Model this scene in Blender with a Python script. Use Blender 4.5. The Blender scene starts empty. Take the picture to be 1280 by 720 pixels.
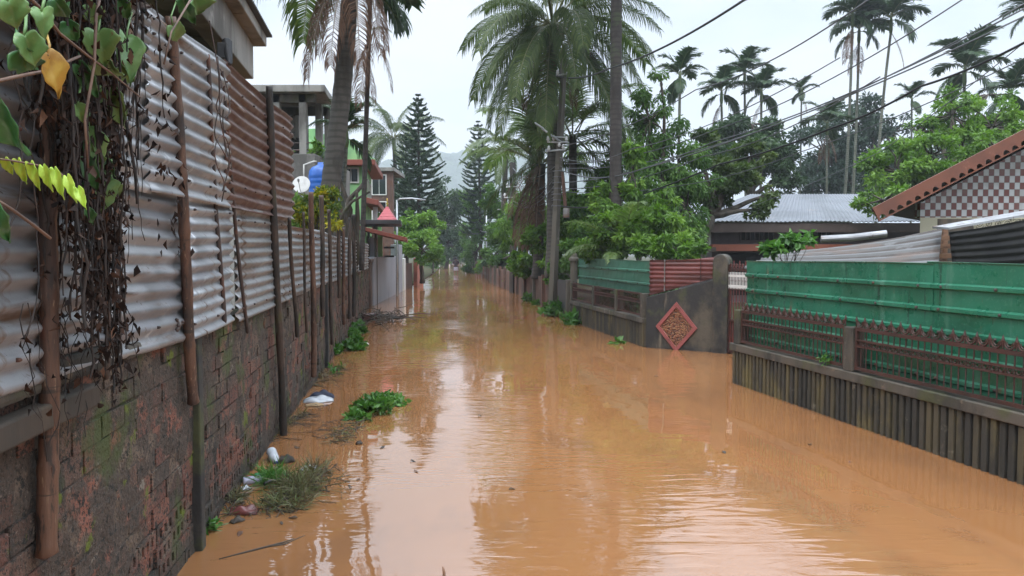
import bpy, math, random
import numpy as np
from mathutils import Vector, Matrix

R = math.radians
rnd = random.Random(7)
SC = bpy.context.scene
COL = SC.collection

# ------------------------------------------------------------------ camera geometry
FPX, CAMH, HOR = 930.0, 1.7, 316.0
PITCH = math.atan((360.0 - HOR) / FPX)

def P(px, py, Y):
    """world point seen at photo pixel (px,py) at distance Y along the street"""
    a = (px - 640.0) / FPX; b = (360.0 - py) / FPX
    dy = math.cos(PITCH) + b * math.sin(PITCH)
    dz = -math.sin(PITCH) + b * math.cos(PITCH)
    return Vector((a / dy * Y, Y, CAMH + dz / dy * Y))

def G(px, py, z=0.0):
    a = (px - 640.0) / FPX; b = (360.0 - py) / FPX
    dy = math.cos(PITCH) + b * math.sin(PITCH)
    dz = -math.sin(PITCH) + b * math.cos(PITCH)
    t = (z - CAMH) / dz
    return Vector((a * t, dy * t, z))

# ------------------------------------------------------------------ node helper / materials
class NT:
    def __init__(s, tree):
        s.t = tree; s.n = tree.nodes; s.l = tree.links
    def add(s, typ, props=None, **inp):
        nd = s.n.new(typ)
        for k, v in (props or {}).items(): setattr(nd, k, v)
        for k, v in inp.items():
            k2 = k.replace('_', ' ')
            sock = nd.inputs[int(k[1:])] if (k[0] == 'i' and k[1:].isdigit()) else nd.inputs[k2]
            s.set(sock, v)
        return nd
    def set(s, sock, v):
        if isinstance(v, bpy.types.NodeSocket): s.l.new(v, sock)
        else:
            if isinstance(v, (tuple, list)) and len(v) == 3 and sock.type == 'RGBA': v = (*v, 1)
            sock.default_value = v
    def noise(s, vec, scale, detail=4, rough=.55, dist=0.0):
        return s.add('ShaderNodeTexNoise', Vector=vec, Scale=scale, Detail=detail, Roughness=rough, Distortion=dist).outputs['Fac']
    def rng(s, v, lo, hi, a=0.0, b=1.0):
        return s.add('ShaderNodeMapRange', {'interpolation_type': 'SMOOTHSTEP'}, i0=v, i1=lo, i2=hi, i3=a, i4=b).outputs[0]
    def mul(s, a, b): return s.math('MULTIPLY', a, b)
    def math(s, op, a, b=0.0):
        return s.add('ShaderNodeMath', {'operation': op}, i0=a, i1=b).outputs[0]
    def mix(s, f, a, b):
        nd = s.n.new('ShaderNodeMix'); nd.data_type = 'RGBA'
        s.set(nd.inputs[0], f); s.set(nd.inputs[6], a); s.set(nd.inputs[7], b)
        return nd.outputs[2]
    def map(s, vec, scale):
        return s.add('ShaderNodeMapping', Vector=vec, Scale=scale).outputs[0]
    def ramp(s, f, stops):
        nd = s.n.new('ShaderNodeValToRGB'); s.l.new(f, nd.inputs[0])
        cr = nd.color_ramp
        while len(cr.elements) < len(stops): cr.elements.new(.5)
        for e, (p, c) in zip(cr.elements, stops):
            e.position = p; e.color = (*c, 1)
        return nd.outputs[0]

def newmat(name):
    m = bpy.data.materials.new(name); m.use_nodes = True
    nt = NT(m.node_tree); bs = m.node_tree.nodes['Principled BSDF']
    return m, nt, bs

def layered(name, base, layers=(), rough=.8, metal=0.0, bump=(), coord='Object', spec=.5, attr=None, roughvar=None, extra=None):
    """base colour + noise-masked layers (colour, scale, lo, hi, stretch)"""
    m, nt, bs = newmat(name)
    vec = nt.n.new('ShaderNodeTexCoord').outputs[coord]
    c = base
    if attr:
        a = nt.add('ShaderNodeAttribute', {'attribute_name': 'v'}).outputs['Fac']
        c = nt.ramp(a, attr)
    for i, L in enumerate(layers):
        col, sc, lo, hi = L[:4]
        st = L[4] if len(L) > 4 else (1, 1, 1)
        v = nt.add('ShaderNodeMapping', Vector=vec, Scale=st, Location=(i * 3.7, i * 1.3, i * 2.1)).outputs[0]
        f = nt.rng(nt.noise(v, sc, 6, .62), lo, hi)
        if len(L) > 5:   # limit the layer to a height band (z lo, z hi)
            z = nt.add('ShaderNodeSeparateXYZ', Vector=nt.n.new('ShaderNodeTexCoord').outputs['Object']).outputs[2]
            f = nt.mul(f, nt.rng(z, L[5][0], L[5][1]))
        c = nt.mix(f, c, col)
    if extra: c = extra(nt, vec, c)
    nt.set(bs.inputs['Base Color'], c)
    bs.inputs['Roughness'].default_value = rough
    bs.inputs['Metallic'].default_value = metal
    bs.inputs['Specular IOR Level'].default_value = spec
    if roughvar:
        nt.set(bs.inputs['Roughness'], nt.rng(nt.noise(vec, roughvar[0], 4), .3, .7, roughvar[1], roughvar[2]))
    prev = None
    for b in bump:
        sc, strength, dist = b[:3]
        st = b[3] if len(b) > 3 else (1, 1, 1)
        h = nt.noise(nt.map(vec, st), sc, 6, .6)
        nd = nt.add('ShaderNodeBump', Height=h, Strength=strength, Distance=dist)
        if prev: nt.l.new(prev, nd.inputs['Normal'])
        prev = nd.outputs[0]
    if prev: nt.l.new(prev, bs.inputs['Normal'])
    return m

def leafmat(name, stops, rough=.45, trans=.35, spec=.4):
    m, nt, bs = newmat(name)
    a = nt.add('ShaderNodeAttribute', {'attribute_name': 'v'}).outputs['Fac']
    c = nt.ramp(a, stops)
    nt.set(bs.inputs['Base Color'], c)
    bs.inputs['Roughness'].default_value = rough
    bs.inputs['Specular IOR Level'].default_value = spec
    out = nt.n['Material Output']
    if trans > 0:
        hs = nt.add('ShaderNodeHueSaturation', Color=c, Value=1.25, Saturation=1.1)
        tr = nt.add('ShaderNodeBsdfTranslucent', Color=hs.outputs[0])
        mx = nt.add('ShaderNodeMixShader', i0=trans, i1=bs.outputs[0], i2=tr.outputs[0])
        nt.l.new(mx.outputs[0], out.inputs[0])
    return m

# ------------------------------------------------------------------ mesh builder
class MB:
    def __init__(s): s.v = []; s.f = []; s.mi = []; s.a = []; s.cm = 0; s.ca = .5
    def face(s, idx): s.f.append(tuple(idx)); s.mi.append(s.cm); s.a.append(s.ca)
    def add(s, pts): i = len(s.v); s.v += [tuple(p) for p in pts]; return i
    def obox(s, o, ax, ay, az):
        o, ax, ay, az = map(Vector, (o, ax, ay, az))
        if ax.cross(ay).dot(az) < 0: ax, ay = ay, ax
        i = s.add([o, o+ax, o+ax+ay, o+ay, o+az, o+ax+az, o+ax+ay+az, o+ay+az])
        for q in ((3,2,1,0),(4,5,6,7),(0,1,5,4),(1,2,6,5),(2,3,7,6),(3,0,4,7)): s.face([i+k for k in q])
    def cbox(s, c, sx, sy, sz, rz=0.0):
        ca, sa = math.cos(rz), math.sin(rz)
        ax = Vector((ca*sx, sa*sx, 0)); ay = Vector((-sa*sy, ca*sy, 0)); az = Vector((0,0,sz))
        s.obox(Vector(c) - ax/2 - ay/2 - az/2, ax, ay, az)
    def wall(s, a, b, z0, z1, t, off=0.0):
        """box from plan point a to b, thickness t to the left of a->b (offset off)"""
        a = Vector((a[0], a[1], 0)); b = Vector((b[0], b[1], 0)); d = b - a
        n = Vector((-d.y, d.x, 0)).normalized()
        s.obox(a + n*off + Vector((0,0,z0)), d, n*t, (0,0,z1-z0))
    def prism(s, poly, ext):
        ext = Vector(ext); n = len(poly)
        i = s.add(poly); j = s.add([Vector(p)+ext for p in poly])
        s.face([i+k for k in range(n)][::-1]); s.face([j+k for k in range(n)])
        for k in range(n): s.face((i+k, i+(k+1)%n, j+(k+1)%n, j+k))
    def tube(s, pts, r, n=8, caps=True, flat=1.0):
        pts = [Vector(p) for p in pts]; m = len(pts)
        rs = r if isinstance(r, (list, tuple)) else [r]*m
        rings = []; up = None
        for k in range(m):
            d = (pts[min(k+1,m-1)] - pts[max(k-1,0)])
            if d.length < 1e-9: d = Vector((0,0,1))
            d.normalize()
            if up is None:
                up = Vector((0,0,1)) if abs(d.z) < .9 else Vector((1,0,0))
            x = up.cross(d)
            if x.length < 1e-6: x = Vector((1,0,0)).cross(d)
            x.normalize(); y = d.cross(x).normalized(); up = y
            rings.append(s.add([pts[k] + (x*math.cos(2*math.pi*q/n) + y*math.sin(2*math.pi*q/n)*flat)*rs[k] for q in range(n)]))
        for k in range(m-1):
            for q in range(n):
                s.face((rings[k]+q, rings[k]+(q+1)%n, rings[k+1]+(q+1)%n, rings[k+1]+q))
        if caps:
            s.face([rings[0]+q for q in range(n)][::-1]); s.face([rings[-1]+q for q in range(n)])
    def lathe(s, prof, M, n=16):
        rings = [s.add([M @ Vector((r*math.cos(2*math.pi*q/n), r*math.sin(2*math.pi*q/n), z)) for q in range(n)]) for r, z in prof]
        for k in range(len(prof)-1):
            for q in range(n):
                s.face((rings[k]+q, rings[k]+(q+1)%n, rings[k+1]+(q+1)%n, rings[k+1]+q))
        s.face([rings[0]+q for q in range(n)][::-1]); s.face([rings[-1]+q for q in range(n)])
    def grid(s, fn, nu, nv):
        i = s.add([fn(u/nu, v/nv) for v in range(nv+1) for u in range(nu+1)])
        for v in range(nv):
            for u in range(nu):
                k = i + v*(nu+1) + u
                s.face((k, k+1, k+nu+2, k+nu+1))
    def ring(s, c, ex, ey, rad, r, n=12, m=5):
        c, ex, ey = Vector(c), Vector(ex).normalized(), Vector(ey).normalized()
        s.tube([c + (ex*math.cos(2*math.pi*k/n) + ey*math.sin(2*math.pi*k/n))*rad for k in range(n+1)], r, m, False)
    def build(s, name, mats, parent=None, smooth=False, bevel=0, solid=0, uv=True, kind=None):
        if not isinstance(mats, (list, tuple)): mats = [mats]
        me = bpy.data.meshes.new(name)
        off = Vector(parent.matrix_world.translation) if parent else Vector((0,0,0))
        if parent:
            off = Vector(parent.location); q = parent.parent
            while q: off += Vector(q.location); q = q.parent
        v = np.array(s.v, dtype=np.float64).reshape(-1,3) - np.array(off)
        me.from_pydata(v.tolist(), [], s.f)
        for m in mats: me.materials.append(m)
        me.polygons.foreach_set('material_index', s.mi)
        if smooth: me.polygons.foreach_set('use_smooth', [True]*len(s.f))
        at = me.attributes.new('v', 'FLOAT', 'FACE'); at.data.foreach_set('value', s.a)
        if uv and len(s.f) < 60000:
            ul = me.uv_layers.new(name='UVMap'); buf = []
            sv = s.v
            for f in s.f:
                p0, p1, p2 = Vector(sv[f[0]]), Vector(sv[f[1]]), Vector(sv[f[2]])
                n = (p1-p0).cross(p2-p0)
                if n.length > 0: n.normalize()
                if abs(n.z) < .75 and (n.x or n.y):
                    h = math.hypot(n.x, n.y); tx, ty = -n.y/h, n.x/h
                    for k in f: q = sv[k]; buf += [q[0]*tx + q[1]*ty, q[2]]
                else:
                    for k in f: q = sv[k]; buf += [q[0], q[1]]
            ul.data.foreach_set('uv', buf)
        me.update()
        o = bpy.data.objects.new(name, me); COL.objects.link(o)
        if parent: o.parent = parent
        if kind: o['kind'] = kind
        if solid:
            md = o.modifiers.new('thickness', 'SOLIDIFY'); md.thickness = solid; md.offset = 0
        if bevel:
            md = o.modifiers.new('bevel', 'BEVEL'); md.width = bevel; md.segments = 2; md.limit_method = 'ANGLE'
        return o

def thing(name, label, cat, loc=(0,0,0), group=None):
    o = bpy.data.objects.new(name, None); COL.objects.link(o)
    o.empty_display_size = .2
    o.location = loc; o['label'] = label; o['category'] = cat
    if group: o['group'] = group
    return o

def tag(o, label, cat, group=None):
    o['label'] = label; o['category'] = cat
    if group: o['group'] = group
    return o

def dup(root, loc, rz=0.0, scale=1.0, label=None, group=None):
    r = root.copy(); COL.objects.link(r); r.location = loc; r.rotation_euler = (0,0,rz); r.scale = (scale,)*3
    if label: r['label'] = label
    if group: r['group'] = group
    for ch in list(root.children):
        c = ch.copy(); COL.objects.link(c); c.parent = r
        for g in list(ch.children):
            d = g.copy(); COL.objects.link(d); d.parent = c
    return r

def raw_mesh(name, verts, quads, attr, mat, parent=None, smooth=False):
    """fast numpy mesh of quads"""
    me = bpy.data.meshes.new(name)
    nv, nf = len(verts), len(quads)
    me.vertices.add(nv); me.vertices.foreach_set('co', np.ascontiguousarray(verts, dtype=np.float32).ravel())
    me.loops.add(nf*4); me.loops.foreach_set('vertex_index', np.ascontiguousarray(quads, dtype=np.int32).ravel())
    me.polygons.add(nf)
    me.polygons.foreach_set('loop_start', np.arange(0, nf*4, 4, dtype=np.int32))
    me.polygons.foreach_set('loop_total', np.full(nf, 4, dtype=np.int32))
    if smooth: me.polygons.foreach_set('use_smooth', np.ones(nf, dtype=bool))
    me.update(calc_edges=True)
    at = me.attributes.new('v', 'FLOAT', 'FACE'); at.data.foreach_set('value', np.ascontiguousarray(attr, dtype=np.float32))
    me.materials.append(mat)
    me.validate()
    o = bpy.data.objects.new(name, me); COL.objects.link(o)
    if parent: o.parent = parent
    return o

def nrm(a): return a / (np.linalg.norm(a, axis=-1, keepdims=True) + 1e-9)

def leaf_arrays(p, d, L, W, rs, curl=.15):
    """p base points, d directions (N,3), L,W arrays -> folded rhombus quads (two per leaf)"""
    n = len(p)
    r = rs.normal(size=(n,3)); s = nrm(np.cross(d, r)); up = np.cross(s, d)
    L = L[:,None]; W = W[:,None]
    mid = p + d*L*.45 + up*L*curl*.4
    tip = p + d*L - up*L*curl
    a = mid + s*W*.5 - up*W*.18; b = mid - s*W*.5 - up*W*.18
    V = np.stack([p, a, tip, b, mid], 1).reshape(-1,3)
    i = np.arange(n)*5
    q1 = np.stack([i, i+1, i+2, i+4], 1); q2 = np.stack([i, i+4, i+2, i+3], 1)
    Q = np.stack([q1, q2], 1).reshape(-1,4)
    return V, Q

def clump_leaves(centres, radii, n, Lf, Wf, rs, droop=.35, flat=.7, spread=.5):
    """leaves through the volume of many clumps. returns V,Q,attr"""
    K = len(centres)
    w = radii**2; w = w / w.sum()
    ci = rs.choice(K, n, p=w)
    g = rs.normal(size=(n,3)); g = nrm(g) * (rs.random((n,1))**.5)
    off = g * radii[ci][:,None] * np.array([1,1,flat])
    p = centres[ci] + off
    d = nrm(nrm(off)*.6 + rs.normal(size=(n,3))*spread + np.array([0,0,-droop]))
    L = Lf*(.65+.7*rs.random(n)); W = Wf*(.65+.7*rs.random(n))
    V, Q = leaf_arrays(p, d, L, W, rs)
    cv = rs.random(K)
    at = np.clip(cv[ci]*.55 + rs.random(n)*.45, 0, 1)
    return V, Q, np.repeat(at, 2)

def lobe(px, py, Y, rw, rh, dy=0.0, k=12, depth=.9):
    c = P(px, py, Y+dy); s = Y/FPX
    return (c.x, c.y, c.z, rw*s, rw*s*depth, rh*s, k)

def tree(name, label, cat, base, lobes, trunk_r, n, leaf, lm, bark, seed, droop=.35, group=None, csize=.33, flat=.7, spread=.5, part=('trunk','crown'), lean=None):
    rs = np.random.RandomState(seed); rr = random.Random(seed)
    base = Vector(base)
    t = thing(name, label, cat, base, group)
    C = []; Rd = []; mb = MB()
    cen = Vector((0,0,0)); W = 0
    for L in lobes: cen += Vector(L[:3])*L[6]; W += L[6]
    cen /= W
    low = min(L[2]-L[5] for L in lobes)
    fork = base.lerp(cen, .62); fork.z = max(base.z + (cen.z-base.z)*.5, min(fork.z, low + .4*(cen.z-low)))
    if lean: fork = Vector(lean)
    def wob(a, b, k, s):
        pts = []
        for i in range(k+1):
            q = a.lerp(b, i/k)
            if 0 < i < k: q += Vector((rr.gauss(0,s), rr.gauss(0,s), rr.gauss(0,s*.6)))
            pts.append(q)
        return pts
    h = (fork-base).length
    if trunk_r > 0:
        mb.tube(wob(base - Vector((0,0,.15)), fork, 6, h*.025), [trunk_r*(1.25 if i == 0 else 1-.06*i) for i in range(7)], 9)
    for L in lobes:
        lc = Vector(L[:3]); rad = (L[3]+L[4]+L[5])/3
        start = fork if trunk_r > 0 else base
        if trunk_r > 0:
            mb.tube(wob(start, lc, 5, rad*.12), [trunk_r*.62*(1-.13*i) for i in range(6)], 6)
        for k in range(int(L[6])):
            while True:
                u = rs.uniform(-1,1,3)
                r = np.linalg.norm(u)
                if .25 < r < 1: break
            u = u/r * (r**.55)
            c = np.array(L[:3]) + u*np.array(L[3:6])
            C.append(c); Rd.append(rad*csize*rs.uniform(.6,1.45))
            src = lc.lerp(Vector(c), .15) if trunk_r > 0 else base + Vector((rr.gauss(0,.08), rr.gauss(0,.08), 0))
            tr = max(trunk_r*.2, .008)
            mb.tube(wob(src, Vector(c) + Vector(u*rad*csize*.6), 3, rad*.06), [tr, tr*.75, tr*.5, tr*.3], 4, False)
    mb.build(part[0], bark, t, smooth=True, uv=False)
    C = np.array(C); Rd = np.array(Rd)
    V, Q, A = clump_leaves(C, Rd, n, leaf[0], leaf[1], rs, droop, flat, spread)
    raw_mesh(part[1], V - np.array(base), Q, A, lm, t)
    return t
# ------------------------------------------------------------------ materials
M = {}
MOSS = (.055,.07,.018); SOOT = (.025,.023,.018)
def brick_extra(nt, vec, c):
    # damp band just above the water and green algae low down
    z = nt.add('ShaderNodeSeparateXYZ', Vector=nt.n.new('ShaderNodeTexCoord').outputs['Object']).outputs[2]
    n = nt.noise(vec, 2.2, 5)
    wet = nt.rng(nt.math('ADD', z, nt.math('MULTIPLY', n, .25)), .36, .16)
    return nt.mix(nt.mul(wet, .72), c, (.035,.03,.022))
GRIME = [((.066,.047,.034), 1.5, .47, .57, (1,1,.9)), ((.14,.10,.07), 3.7, .54, .62), (SOOT, 2.2, .54, .63, (1.6,1.6,.45)),
    ((.20,.17,.135), 8, .62, .68), ((.235,.088,.056), 3.3, .55, .63), ((.012,.011,.009), 26, .57, .61), ((.028,.022,.017), 75, .54, .58), ((.15,.12,.095), 120, .6, .64), ((.26,.215,.17), 42, .66, .71), (MOSS, 1.7, .55, .64, (1,1,.7)), ((.11,.14,.012), 4.4, .61, .67)]
M['brick'] = layered('old brick', (.2,.07,.04), GRIME, rough=.82, bump=[(7,1,.03), (24,1,.02), (70,1,.009)],
    attr=[(0,(.07,.04,.028)),(.3,(.15,.058,.04)),(.55,(.11,.07,.05)),(.8,(.21,.078,.05)),(1,(.06,.045,.035))], extra=brick_extra)
M['mortar'] = layered('damp mortar', (.068,.05,.037), GRIME, rough=.85, bump=[(8,1,.03),(30,1,.02),(80,1,.008)], extra=brick_extra)
M['mossy_concrete'] = layered('weathered concrete', (.085,.072,.056), [(SOOT, 1.3, .42, .62, (1.5,1.5,.5)), ((.17,.15,.115), 2.4, .62, .72, (2,2,.4)), ((.065,.068,.025), 1.9, .5, .68), ((.16,.12,.08), 9, .6, .75)], rough=.85, bump=[(12,.6,.012),(70,.5,.004)])
M['black_concrete'] = layered('black stained concrete', (.02,.019,.018), [((.085,.07,.05), 1.2, .5, .66, (1.3,1.3,.8)), ((.15,.125,.09), 2.0, .62, .74, (2.5,2.5,.35)), ((.05,.055,.02), 2.4, .55, .7)], rough=.75, bump=[(9,.6,.015),(60,.5,.004)])
M['pale'] = layered('mossy concrete pales', (.06,.052,.036), [(SOOT, 1.1, .42, .6, (2,2,.3)), ((.13,.105,.04), 1.7, .5, .66, (1,1,.35)), ((.17,.15,.11), 6, .62, .75)], rough=.85, bump=[(20,.6,.008),(80,.4,.003)], attr=[(0,(.028,.025,.02)),(.5,(.055,.047,.032)),(1,(.09,.072,.035))])
M['grey_concrete'] = layered('grey concrete', (.26,.25,.23), [((.1,.095,.085), 1.2, .45, .65, (1,1,.4)), ((.28,.27,.25), 3, .58, .72), (SOOT, 2.0, .58, .74, (1.5,1.5,.3))], rough=.85, bump=[(14,.4,.008)])
M['plaster_grey'] = layered('grey plaster', (.27,.28,.31), [((.235,.24,.265), .6, .4, .7), ((.12,.1,.08), .6, .55, .75, (1,1,.5), (.5,.05))], rough=.8, bump=[(20,.25,.004)])
def galv_extra(nt, vec, c):
    return c
M['galv'] = layered('galvanised iron', (.37,.375,.385), [((.26,.26,.27), 2.5, .42, .62, (.4,.4,2)), ((.20,.14,.10), 2.2, .60, .70, (1.8,1.8,.35)), ((.12,.065,.04), 3.2, .62, .70, (2.5,2.5,.3)), ((.16,.10,.065), 1.6, .58, .68, (.35,.35,3)), ((.56,.57,.58), 6, .6, .72), ((.10,.06,.04), 22, .66, .72)], rough=.42, metal=.72, bump=[(9,.25,.006),(60,.15,.001)], roughvar=(5,.42,.68))
M['galv_dull'] = layered('dull galvanised iron', (.30,.295,.295), [((.22,.21,.2), 2.0, .42, .62, (.4,.4,2)), ((.17,.10,.065), 1.3, .52, .64, (.3,.3,3)), ((.10,.055,.033), 3.0, .58, .67, (2.2,2.2,.35))], rough=.5, metal=.6, bump=[(9,.3,.006)], roughvar=(5,.38,.65))
M['shed_iron'] = layered('streaked shed iron', (.36,.35,.345), [((.10,.07,.056), 1.4, .54, .66, (.5,2,2)), ((.13,.13,.13), 3.0, .6, .7, (.5,2,2))], rough=.65, metal=.0, bump=[(9,.3,.006)], attr=[(0,(.022,.016,.014)),(.35,(.045,.034,.028)),(.6,(.07,.067,.063)),(1,(.105,.105,.107))])  # trough-to-crest ramp holds painted rib shading; noise layers are rust streaks
M['galv_rust'] = layered('rusted iron sheet', (.17,.12,.105), [((.10,.045,.032), 1.6, .38, .58, (.3,.3,3.5)), ((.34,.30,.29), 2.4, .6, .7, (.3,.3,4)), ((.09,.04,.03), 4, .58, .72, (.4,.4,3))], rough=.5, metal=.3, bump=[(9,.3,.006)], roughvar=(5,.4,.65))
M['bamboo'] = layered('bamboo', (.115,.058,.036), [((.05,.026,.018), 2.2, .42, .62, (6,6,.7)), ((.2,.12,.075), 3, .58, .7, (8,8,.6)), ((.03,.02,.016), 2.6, .56, .7, (2,2,.8)), ((.10,.034,.022), 5, .6, .72, (1,1,.4)), ((.025,.016,.012), 9, .57, .63, (3,3,.5)), ((.26,.18,.12), 16, .62, .68, (6,6,.35)), ((.03,.02,.015), 6, .6, .66, (.3,.3,3))], rough=.5, bump=[(12,.5,.006,(6,6,.6)),(90,.3,.002)])
M['bamboo_dark'] = layered('dark wet pole', (.055,.036,.026), [((.10,.06,.04), 3, .5, .68, (6,6,.6)), ((.02,.017,.014), 2, .45, .62), ((.05,.05,.02), 3, .6, .7)], rough=.55, bump=[(12,.6,.008,(5,5,.7))])
M['iron'] = layered('rusty iron rod', (.05,.035,.03), [((.12,.05,.03), 6, .5, .66)], rough=.6, bump=[(50,.4,.003)])
M['dark_wood'] = layered('dark wet timber', (.05,.038,.028), [((.10,.075,.05), 4, .5, .7, (1,1,.2)), (SOOT, 2, .45, .65)], rough=.75, bump=[(18,.5,.006,(1,1,.2))])
M['timber'] = layered('raw timber', (.2,.105,.058), [((.1,.05,.03), 5, .5, .7, (1,1,6))], rough=.7)
M['green_sheet'] = layered('green painted sheet', (.02,.15,.085), [((.012,.10,.055), 1.1, .45, .6, (.5,.5,1.6)), ((.075,.21,.145), 1.6, .53, .68, (2.2,2.2,.3)), ((.02,.055,.036), 3.5, .57, .68, (3,3,.22)), ((.13,.095,.055), 4, .64, .72, (1.5,1.5,.5)), ((.05,.19,.12), 40, .56, .64), ((.10,.05,.028), 9, .68, .73, (2,2,.3))], rough=.34, bump=[(2.2,.3,.02),(9,.12,.004),(50,.08,.001)], spec=.5, roughvar=(6,.22,.5))
M['green_sheet_old'] = layered('faded green sheet', (.04,.15,.10), [((.03,.10,.07), 1.5, .45, .65, (.5,.5,2)), ((.1,.24,.17), 3, .58, .72, (3,3,.35)), ((.12,.1,.06), 4, .66, .8)], rough=.4, bump=[(3,.12,.01)])
M['red_sheet'] = layered('red painted sheet', (.14,.032,.028), [((.075,.022,.018), 2, .42, .62, (.4,.4,3)), ((.26,.10,.09), 3, .6, .74, (.4,.4,4))], rough=.42, bump=[(9,.2,.005)])
M['red_iron'] = layered('red oxide iron', (.055,.019,.014), [((.028,.013,.010), 4, .45, .65), ((.09,.034,.023), 12, .6, .74)], rough=.55, bump=[(60,.4,.002)])
M['pink'] = layered('pink painted border', (.26,.07,.064), [((.16,.05,.045), 4, .5, .68), ((.12,.07,.05), 7, .6, .74)], rough=.65, bump=[(30,.3,.003)])
def pebble_mat():
    m, nt, bs = newmat('pebbledash')
    vec = nt.n.new('ShaderNodeTexCoord').outputs['Object']
    vo = nt.add('ShaderNodeTexVoronoi', Vector=vec, Scale=38.0)
    c = nt.ramp(nt.add('ShaderNodeSeparateColor', i0=vo.outputs['Color']).outputs[0], [(0,(.09,.03,.014)),(.35,(.18,.055,.022)),(.7,(.25,.095,.034)),(1,(.24,.14,.065))])
    f = nt.rng(vo.outputs['Distance'], .5, .8)
    nt.set(bs.inputs['Base Color'], nt.mix(f, c, (.06,.025,.014)))
    bs.inputs['Roughness'].default_value = .55
    b = nt.add('ShaderNodeBump', Height=vo.outputs['Distance'], Strength=1.0, Distance=.02); b.invert = True
    nt.l.new(b.outputs[0], bs.inputs['Normal'])
    return m
M['pebble'] = pebble_mat()
M['green_wall'] = layered('green house paint', (.25,.50,.21), [((.16,.34,.16), 1.0, .45, .65, (1,1,.4)), ((.09,.12,.07), 1.6, .62, .8, (1.5,1.5,.25))], rough=.75, bump=[(30,.15,.003)])
M['cornice'] = layered('red cornice paint', (.22,.06,.04), [((.18,.06,.04), 1.5, .48, .66)], rough=.7)
M['roof_tile_pink'] = layered('pink painted roof', (.52,.10,.12), [((.36,.075,.085), 3, .5, .68)], rough=.55)
M['gold'] = layered('gold paint', (.6,.4,.08), [], rough=.35, metal=.6)
M['salmon'] = layered('salmon wall paint', (.40,.13,.085), [((.22,.085,.06), 1.6, .48, .66, (1,1,.4)), ((.08,.05,.035), 1.2, .5, .75, (1,1,.5), (.45,.05))], rough=.8, bump=[(20,.3,.005)])
M['rust_wall'] = layered('stained brick-red wall', (.12,.06,.042), [((.07,.045,.034), 1.2, .45, .62, (1.4,1.4,.4)), ((.17,.105,.075), 2.2, .56, .7), (SOOT, 1.7, .55, .7, (1.4,1.4,.4))], rough=.85, bump=[(16,.5,.01)])
M['white_paint'] = layered('white paint', (.62,.62,.6), [((.42,.41,.38), 2, .5, .7, (1,1,.4))], rough=.6)
M['cream'] = layered('cream wall', (.50,.46,.34), [((.36,.32,.22), 1.5, .5, .68, (1,1,.4))], rough=.75)
M['blue_plastic'] = layered('blue tank plastic', (.018,.115,.46), [((.03,.16,.5), 2, .5, .7)], rough=.35)
M['dish'] = layered('dish enamel', (.58,.58,.57), [((.42,.42,.41), 3, .5, .7)], rough=.45)
M['shed_side'] = layered('black tin', (.02,.02,.022), [((.04,.038,.038), 1.5, .5, .7, (1,1,.4)), ((.05,.03,.022), 3, .6, .7)], rough=.7)
M['roof_metal'] = layered('pale roof sheet', (.155,.168,.19), [((.115,.125,.14), .8, .45, .65, (1,1,.3)), ((.27,.22,.19), 1.8, .62, .76, (.5,2,.5))], rough=.5, metal=.2)
M['brown_paint'] = layered('brown fascia paint', (.075,.052,.045), [((.12,.085,.07), 2, .5, .68)], rough=.7)
M['house_wall'] = layered('dull mauve wall', (.13,.11,.115), [((.09,.075,.075), 1.2, .45, .65, (1,1,.4)), ((.17,.15,.15), 3, .58, .72)], rough=.8)
M['orange_band'] = layered('orange band paint', (.27,.085,.05), [((.23,.07,.04), 1.5, .48, .66)], rough=.7)
M['barge'] = layered('terracotta barge board', (.18,.062,.034), [((.14,.05,.03), 1.5, .46, .62), ((.29,.115,.07), 5, .6, .74)], rough=.6, bump=[(30,.2,.003)])
M['dark_void'] = layered('dark room', (.012,.011,.011), [], rough=.9)
M['glass'] = layered('window glass', (.02,.025,.028), [], rough=.08)
M['dark_tin'] = layered('dark tin sheet', (.06,.06,.063), [((.1,.098,.1), 1.5, .5, .7, (1,1,.5)), ((.07,.05,.04), 3, .58, .72)], rough=.5, metal=.3)
M['pole_concrete'] = layered('pole concrete', (.10,.09,.072), [((.07,.062,.05), 1.6, .45, .64, (2,2,.3)), ((.16,.145,.12), 4, .6, .74), ((.05,.052,.025), 2, .58, .72)], rough=.85, bump=[(25,.4,.006)])
M['pole_dark'] = layered('dark pole', (.055,.047,.042), [((.03,.028,.026), 1.6, .45, .64, (2,2,.3)), ((.10,.09,.075), 4, .6, .74)], rough=.8)
M['steel'] = layered('zinc fittings', (.42,.44,.46), [((.25,.25,.26), 5, .5, .7)], rough=.4, metal=.6)
M['porcelain'] = layered('porcelain', (.55,.55,.56), [], rough=.25)
M['cable_black'] = layered('black cable', (.014,.014,.016), [], rough=.5)
M['cable_grey'] = layered('grey wire', (.13,.135,.145), [], rough=.45, metal=.4)
M['bark'] = layered('wet bark', (.06,.048,.036), [((.10,.085,.065), 3, .5, .68, (1,1,.4)), ((.045,.055,.022), 2, .54, .7), (SOOT, 4, .52, .7)], rough=.85, bump=[(14,.9,.03,(1,1,.3))])
M['bark_pale'] = layered('pale lichened bark', (.16,.14,.115), [((.08,.07,.055), 3, .48, .66, (1,1,.6)), ((.09,.1,.055), 2, .56, .7)], rough=.85, bump=[(10,.6,.015,(1,1,2))])
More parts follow.
